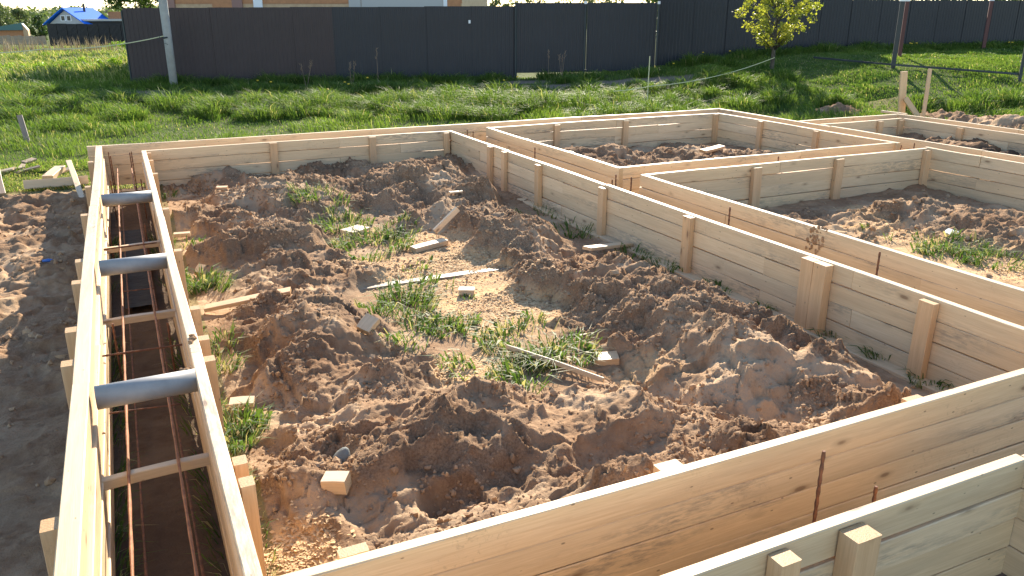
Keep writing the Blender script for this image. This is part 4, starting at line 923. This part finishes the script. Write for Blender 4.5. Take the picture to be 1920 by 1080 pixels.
# timber house close behind the fence: local x along the fence direction
Dh = 32.
hA = P_depth(312, 14, Dh); hB = P_depth(866, 14, Dh-1.2); hd = (hB-hA); hd.z = 0; HL = hd.length; hz = -.1
t = empty('timber_house', (hA.x, hA.y, hz), 'timber-clad house whose lower walls show just above the brown fence', 'house'); t.rotation_euler.z = math.atan2(hd.y, hd.x)
def hx(px): return (px-312)/(866-312)*HL
for k in range(24):
    part('cladding_board', M_ORANGE if k % 7 == 6 else M_LOG, t, hx(316)+.0, HL, .0-.002*(k % 2), .12, .2+k*.19, .2+k*.19+.178)
part('core_wall', M_LOG, t, .05, HL-.05, .13, 7.5, 0, 4.8)
for (a, b, m, nm, pr) in ((312,330,M_PURPLE,'corner_trim',.06),(402,440,M_ORANGE,'timber_panel',.03),(440,460,M_PURPLE,'corner_trim',.05),(481,498,M_WHITE,'white_trim',.05),(660,682,M_SIDING,'white_trim',.05),(683,832,M_SIDING,'light_panel',.03),(833,840,M_WHITE,'white_trim',.05),(840,864,M_ORANGE,'timber_panel',.04)):
    part(nm, m, t, hx(a), hx(b), -pr, -.006, .22, 4.7)
prism('roof', M_GREENROOF, t, [(-.6, 4.75), (HL/2, 7.6), (HL+.6, 4.75), (HL+.6, 4.62), (HL/2, 7.44), (-.6, 4.62)], -.6, 8.0)
prism('gable_wall', M_LOG, t, [(.05, 4.8), (HL-.05, 4.8), (HL/2, 7.4)], .13, .3)
# blue-roofed house
def far(px, py, D): return P_depth(px, py, D)
D1 = 84.; c = far(126, 45, D1); gz = float(G(c.x, c.y)); sc = D1/F
t = empty('blue_roofed_house', (c.x, c.y, gz), 'small grey house with a bright blue metal roof far at left', 'house'); t.rotation_euler.z = math.radians(-34)
ez = c.z-gz; hw = 40*sc; rz = 27*sc
part('wall', M_SIDING, t, -hw*.92, hw*.92, 0, 4.2, -.5, ez)
prism('gable', M_SIDING, t, [(-hw*.92, ez), (hw*.92, ez), (0, ez+rz*.93)], 0, .15)
for sgn in (-1, 1):
    prism('roof_slope', M_BLUEROOF, t, [(0, ez+rz+.02), (sgn*hw*1.12, ez-.12), (sgn*hw*1.12, ez-.02), (0, ez+rz+.12)], -.45, 4.6)
for s_ in (-.33, .33):
    w_ = part('window', M_WHITE, t, s_-.3, s_+.27, -.05, .05, ez+.28, ez+.86); part('pane', M_GLASS, w_, s_-.2, s_+.17, -.06, -.052, ez+.34, ez+.78)
part('chimney', M_STEELPOST, t, .5, .64, 2.2, 2.4, ez+rz*.6, ez+rz+.55)
for s_ in (0.,): part('awning', M_SIDING, t, -.6, 3.2, -2.2, -.3, ez-.16, ez-.06)
# black fence before it and the low flat roofs
bA = far(90, 60, 78); bB = far(250, 60, 70)
t = tag(empty('black_fence', (bA.x, bA.y, float(G(bA.x, bA.y))), 'black sheet fence in front of the blue-roofed house', 'fence'), kind='thing')
d_ = (bB-bA); d_.z = 0; L_ = d_.length; d_.normalize(); zt = far(90, 44, 78).z; key = sheet_mesh(L_/8, 3.0, .2, .05); key.materials.append(M_BLACKFENCE)
for k in range(8):
    o = link('sheet', key, t); o.location = Vector((d_.x*L_/8*k, d_.y*L_/8*k, zt-3.0-t.location.z+.02*(k % 2))); o.rotation_euler.z = math.atan2(d_.y, d_.x)
# garden shed with pale flat roof and orange house beside the big tree
c = far(168, 42, 84); gz = float(G(c.x, c.y)); t = empty('garden_shed', (c.x, c.y, gz), 'low shed with a pale flat roof peeping over the black fence', 'shed')
part('wall', M_BLACKFENCE, t, -.6, 3.5, .1, 2.5, 0, c.z-gz+.1); part('roof', M_SIDING, t, -.9, 3.9, -.2, 2.8, c.z-gz+.13, c.z-gz+.32)
c = far(212, 40, 88); gz = float(G(c.x, c.y)); t = empty('orange_house', (c.x, c.y, gz), 'orange timber house half hidden behind the dark tree', 'house')
hh = c.z-gz
part('wall', M_ORANGE, t, -.4, 4.5, 0, 5, 0, hh+1.0); prism('roof', M_PURPLE, t, [(-.8, hh+.95), (2.0, hh+2.6), (4.9, hh+.95), (4.9, hh+.85), (2., hh+2.45), (-.8, hh+.85)], -.4, 5.4)
part('canopy', M_WHITE, t, -.2, 2.0, -1.2, -.05, hh-.06, hh+.03)
# green-roofed cabin and grey fence, far left
D1 = 120.; c = far(18, 57, D1); gz = float(G(c.x, c.y)); sc = D1/F; ez = c.z-gz
t = empty('green_roofed_cabin', (c.x, c.y, gz), 'orange log cabin with a dark green roof at the left edge', 'cabin')
part('wall', M_ORANGE, t, -45*sc, 22*sc, 0, 5, -.6, ez); prism('roof', M_GREENROOF, t, [(-50*sc, ez+.02), (-50*sc, ez+.12), (19*sc, ez+13*sc), (22*sc, ez+13*sc), (22*sc, ez+.02)], -.5, 2.6)
prism('gable_end', M_LOG, t, [(22.1*sc, -.6), (22.1*sc, ez+12*sc), (30*sc, ez), (30*sc, -.6)], -.3, 2.8)
aA = far(-60, 66, 112); aB = far(92, 63, 100)
t = tag(empty('board_fence', (aA.x, aA.y, float(G(aA.x, aA.y))), 'low grey board fence in front of the green-roofed cabin', 'fence'), kind='thing'); d_ = aB-aA; d_.z = 0; L_ = d_.length; d_.normalize()
bmh = py_mesh('board', *boxv(0, .95, 0, .04, 0, 1.6)); bmh.materials.append(M_GREYWOOD)
for k in range(int(L_)):
    o = link('board', bmh, t); o.location = (d_.x*k, d_.y*k, (aA.z-1.6+.006*k)-t.location.z+.05*(k % 3)); o.rotation_euler.z = math.atan2(d_.y, d_.x)

# ------------------------------------------------------------------ trees far off
def treeat(px, pyb, pyt, D, wpx, label, mat, seed, n=2600, leaf=None, **k):
    b = far(px, pyb, D); b.z = float(G(b.x, b.y)) if D < 200 else b.z; tz = far(px, pyt, D).z
    return tree(label, b, tz-b.z, wpx*D/F/2, mat, leaf or D*.0022, n, seed, trunk_r=.012*D*.12, **k)
treeat(4, 70, 7, 130, 62, 'tall pale olive tree at the far left edge', M_FARLEAF, 11, 3000, low=.1)
treeat(42, 70, 17, 135, 44, 'round olive tree left of the blue-roofed house', M_FARLEAF, 12, 2600, low=.1)
treeat(-40, 70, 4, 128, 60, 'olive tree cut by the left edge of the view', M_FARLEAF, 15, 2200, low=.1)
treeat(76, 70, 30, 130, 34, 'darker green tree directly left of the blue roof', M_DARKLEAF, 13, 2200, low=.1)
treeat(192, 60, 30, 120, 34, 'grey-green tree right of the blue roof', M_FARLEAF, 14, 2200, low=.1)
treeat(262, 60, -70, 46, 118, 'big dark leafy tree overhanging the brown fence corner', M_DARKLEAF, 21, 9000, leaf=.15, low=.55, name='garden_tree')
for i, (px, w, c_) in enumerate(((885,60,'left of three'),(925,50,'middle one of three'),(1010,90,'right of three'))):
    treeat(px, 30, -70, 48, w*1.3, 'garden tree behind the gate, '+c_, M_FARLEAF, 31+i, 3000, leaf=.16, low=.3, name='garden_tree')
treeat(1120, 30, -50, 50, 90, 'bushy tree behind the gate at its right part', M_FARLEAF, 36, 3000, leaf=.16, low=.3, name='garden_tree')
treeat(1300, 30, -90, 45, 200, 'large dark tree behind the tall fence', M_DARKLEAF, 38, 9000, leaf=.2, low=.1, name='garden_tree', puffs=34)
treeat(1520, 30, -90, 45, 220, 'large dark tree above the fence behind the young tree', M_DARKLEAF, 39, 9000, leaf=.2, low=.1, name='garden_tree', puffs=34)
treeat(1760, 30, -90, 45, 240, 'large dark tree behind the far right fence', M_DARKLEAF, 40, 9000, leaf=.2, low=.1, name='garden_tree', puffs=34)
treeat(1950, 30, -90, 45, 200, 'dark tree behind the fence beyond the right edge', M_DARKLEAF, 41, 7000, leaf=.2, low=.1, name='garden_tree', puffs=30)
# wooded hills on the horizon
n = 1500; x = rng.uniform(-260, 260, n); y = rng.uniform(200, 620, n); k = visible(x, y, 0*x+3, .25); x, y = x[k], y[k]
C = np.stack([x, y, -2.2+S((y-230)/260)*(2.6+2*(vn(x, y, .006, 4)-.5))+rng.uniform(0, 2.5, len(x))], -1)
o = leaf_cloud('distant_forest', C, np.full(len(C), 3.6), 42000, 1.6, M_FARLEAF, None, 9, core=.5); tag(o, 'wooded hills along the horizon', 'forest', kind='stuff')
# bush beside the fence corner, dry weeds and stalks, dandelions
def bush(label, px, py, r, hgt, n, mat, leaf, seed, z0=.3, name='bush', core=.3):
    q = Pg(px, py); t = empty(name, q, label, 'bush'); rr = random.Random(seed)
    C = [q+Vector((rr.uniform(-r, r), rr.uniform(-r, r)*.6, hgt*rr.uniform(.25, .8))) for _ in range(14)]
    V = []; Fc = []
    for c in C:
        v, f = bar_mesh([Vector((0, 0, -.1)), (c-q)*.55+Vector((0, 0, .05)), c-q], [.018, .012, .004], 4); o_ = len(V); V.extend(v); Fc.extend([tuple(i+o_ for i in g_) for g_ in f])
    link('stems', py_mesh('stems', V, Fc), t, M_BARK)
    leaf_cloud('foliage', C, [hgt*.35]*14, n, leaf, mat, t, seed, core=core)
M_BUSH = leafy('fresh_bush_leaves', (.13, .24, .02), (.27, .38, .04), .5, .5)
bush('bright green bush against the end of the brown fence', 222, 98, .7, .75, 2400, M_BUSH, .06, 51, z0=.1)
bush('low bright green bush in the field left of the fence', 165, 132, 1.1, .45, 2200, M_BUSH, .06, 52, z0=.1)
bush('low fresh nettle patch farther left in the field', 55, 140, .9, .4, 1500, M_BUSH, .06, 53, z0=.1)
bush('small bush at the foot of the fence near the pole', 270, 150, .3, .35, 600, M_BUSH, .05, 54, z0=.35)
def stalks(name, spots, label, hr, lean=.35, mat=M_DRYWEED, wk=.0006, per=14, r=.25):
    X = []; Y = []; A = []
    for (x, y) in spots:
        X.append(x+rng.normal(0, r, per)); Y.append(y+rng.normal(0, r, per)); A.append(rng.random(per)*6.283)
    x, y, a = map(np.concatenate, (X, Y, A)); m = len(x); D = np.hypot(x, y)
    blades(name, x, y, zsurf(x, y), rng.uniform(*hr, m), D*wk*rng.uniform(.7, 1.2, m), rng.uniform(0, lean, m), a, label, mat=mat, curl=.1, cat='dry weeds')
sp = []
for k in range(150):
    px = rng.uniform(-20, 215); py = rng.uniform(84, 104); z = -.1
    q = P(px, py, z); q = P(px, py, float(G(q.x, q.y)));
    if q.y < 62: sp.append((q.x, q.y))
stalks('dry_weeds', sp, 'brown dead stalks standing before the black fence', (.5, 1.3), .4, wk=.0007, per=16, r=.5)
def plume(px, py, h, label, z0, n=3):
    q = Pg(px, py); t = empty('dry_stalk', q, label, 'dry weed', 'dead seed stalks before the fence'); V = []; Fc = []
    for k in range(n):
        dx = random.uniform(-.25, .25)*(n > 1); e = Vector((dx, random.uniform(-.1, .1), h*random.uniform(.8, 1)))
        v, f = bar_mesh([Vector((0, 0, -.05)), e*.6, e], [.008, .006, .004], 4); o_ = len(V); V.extend(v); Fc.extend([tuple(i+o_ for i in g_) for g_ in f])
        for j in range(9):
            c = e*(.72+.03*j)+Vector((random.uniform(-.03, .03), 0, 0)); v, f = bar_mesh([c, c+Vector((random.uniform(-.05, .05), random.uniform(-.03, .03), .05))], [.010, .003], 3); o_ = len(V); V.extend(v); Fc.extend([tuple(i+o_ for i in g_) for g_ in f])
    link('stem', py_mesh('stem', V, Fc), t, M_DRYWEED)
for a in ((1053,150,.85,'paired pale seed stalks before the gate',.5,3),(1028,150,.85,'single pale seed stalk left of the pair before the gate',.5,1),(575,165,.75,'forked pale stalk before the brown fence',.25,3),(660,170,.9,'tall leaning seed stalk right of the forked one',.25,2),(710,165,1.1,'tallest thin grass stem before the dark fence',.25,1),(870,150,.4,'short brown dock stalk near the white plate',.35,2),(465,150,.3,'thin stem at the foot of the brown fence',.3,1)):
    plume(*a[:3], a[3], a[4], a[5])
# dandelions
DL = ['leftmost, in shade under the brown fence', 'second from left under the brown fence', 'left of a close pair under the dark fence', 'right of a close pair under the dark fence', 'below the thin leaning seed stalk',
 'upper one of two right of the gate', 'lower one of two right of the gate', 'alone left of the young tree', 'leftmost of the cluster right of the red-brown post', 'second of the cluster right of the red-brown post', 'highest of the bank cluster', 'middle of the bank cluster', 'rightmost of the bank cluster', 'just left of the bank cluster',
 'left of two near the right edge', 'right of two near the right edge', 'at the left foot of the gate', 'left of the gate beside bare earth', 'at the right end of the bare earth by the gate', 'nearer the viewer, alone in the tussocks']
V, Fc = ico(); V = V*np.array([.035, .035, .018]); fme = np_mesh('dandelion_head', V, Fc); fme.materials.append(M_FLOWER)
for i, (px, py) in enumerate(((485,158),(510,161),(648,161),(655,165),(690,152),(1317,102),(1306,101),(1367,100),(1707,85),(1716,84),(1722,78),(1728,80),(1733,79),(1704,84),(1889,82),(1895,82),(970,150),(945,157),(1262,124),(616,176))):
    q = Pg(px, py+14); q.z += .28
    t = empty('dandelion', (q.x, q.y, q.z-.28), 'yellow dandelion '+DL[i], 'flower', 'yellow dandelions before the fence')
    o = link('flower_head', fme, t); o.location = (0, 0, .28); rod('stem', [Vector((q.x, q.y, q.z-.3)), Vector((q.x, q.y, q.z-.01))], .004, M_WEED, t, 3)

# mud dropped on the timber
def mud(label, c, n, spread, size, flat=(1, 1, 1)):
    V0, F0 = ico(); A = []; FF = []
    for k in range(n):
        p = Vector((rng.normal(0, spread[0]), rng.normal(0, spread[1]), rng.normal(0, spread[2]) if spread[2] else 0)); sz = size*rng.uniform(.4, 1.2)
        for v in V0*(.6+.7*rng.random((12, 1))): A.append((p.x+v[0]*sz*flat[0], p.y+v[1]*sz*flat[1], p.z+v[2]*sz*flat[2]))
        FF += [tuple(int(i)+12*k for i in f) for f in F0]
    me = np_mesh('mud_lump', np.array(A), np.array(FF)); o = link('mud_lump', me, None, M_SOIL); o.location = c
    return tag(o, label, 'mud', 'mud stuck on the timber', kind='stuff')
q = P(378, 634, TOP); mud('brown mud clump on top of the inner trench wall above the twin posts', (XR, q.y, TOP+.004), 16, (.014, .03, 0), .014)
q = P(352, 690, .56); mud('mud smeared on the right end of the nearest pipe', (XR-.06, 4.02, .565), 9, (.018, .012, 0), .011)
yy = Yat(1528, 452, XN-.03); zz = CAMZ+(_fw-(452-540)/F*_up+(1528-960)/F*_rt)[2]*(XN-.03)/(_fw-(452-540)/F*_up+(1528-960)/F*_rt)[0]
mud('mud splash down the trench side of the right bay wall', (XN-.031, yy, zz), 46, (0, .035, .055), .014, (.35, 1, 1.2))
q = P(1525, 432, TOP); mud('mud crumbs on the top edge of the right bay wall', (XN, q.y, TOP+.003), 14, (.014, .05, 0), .012)
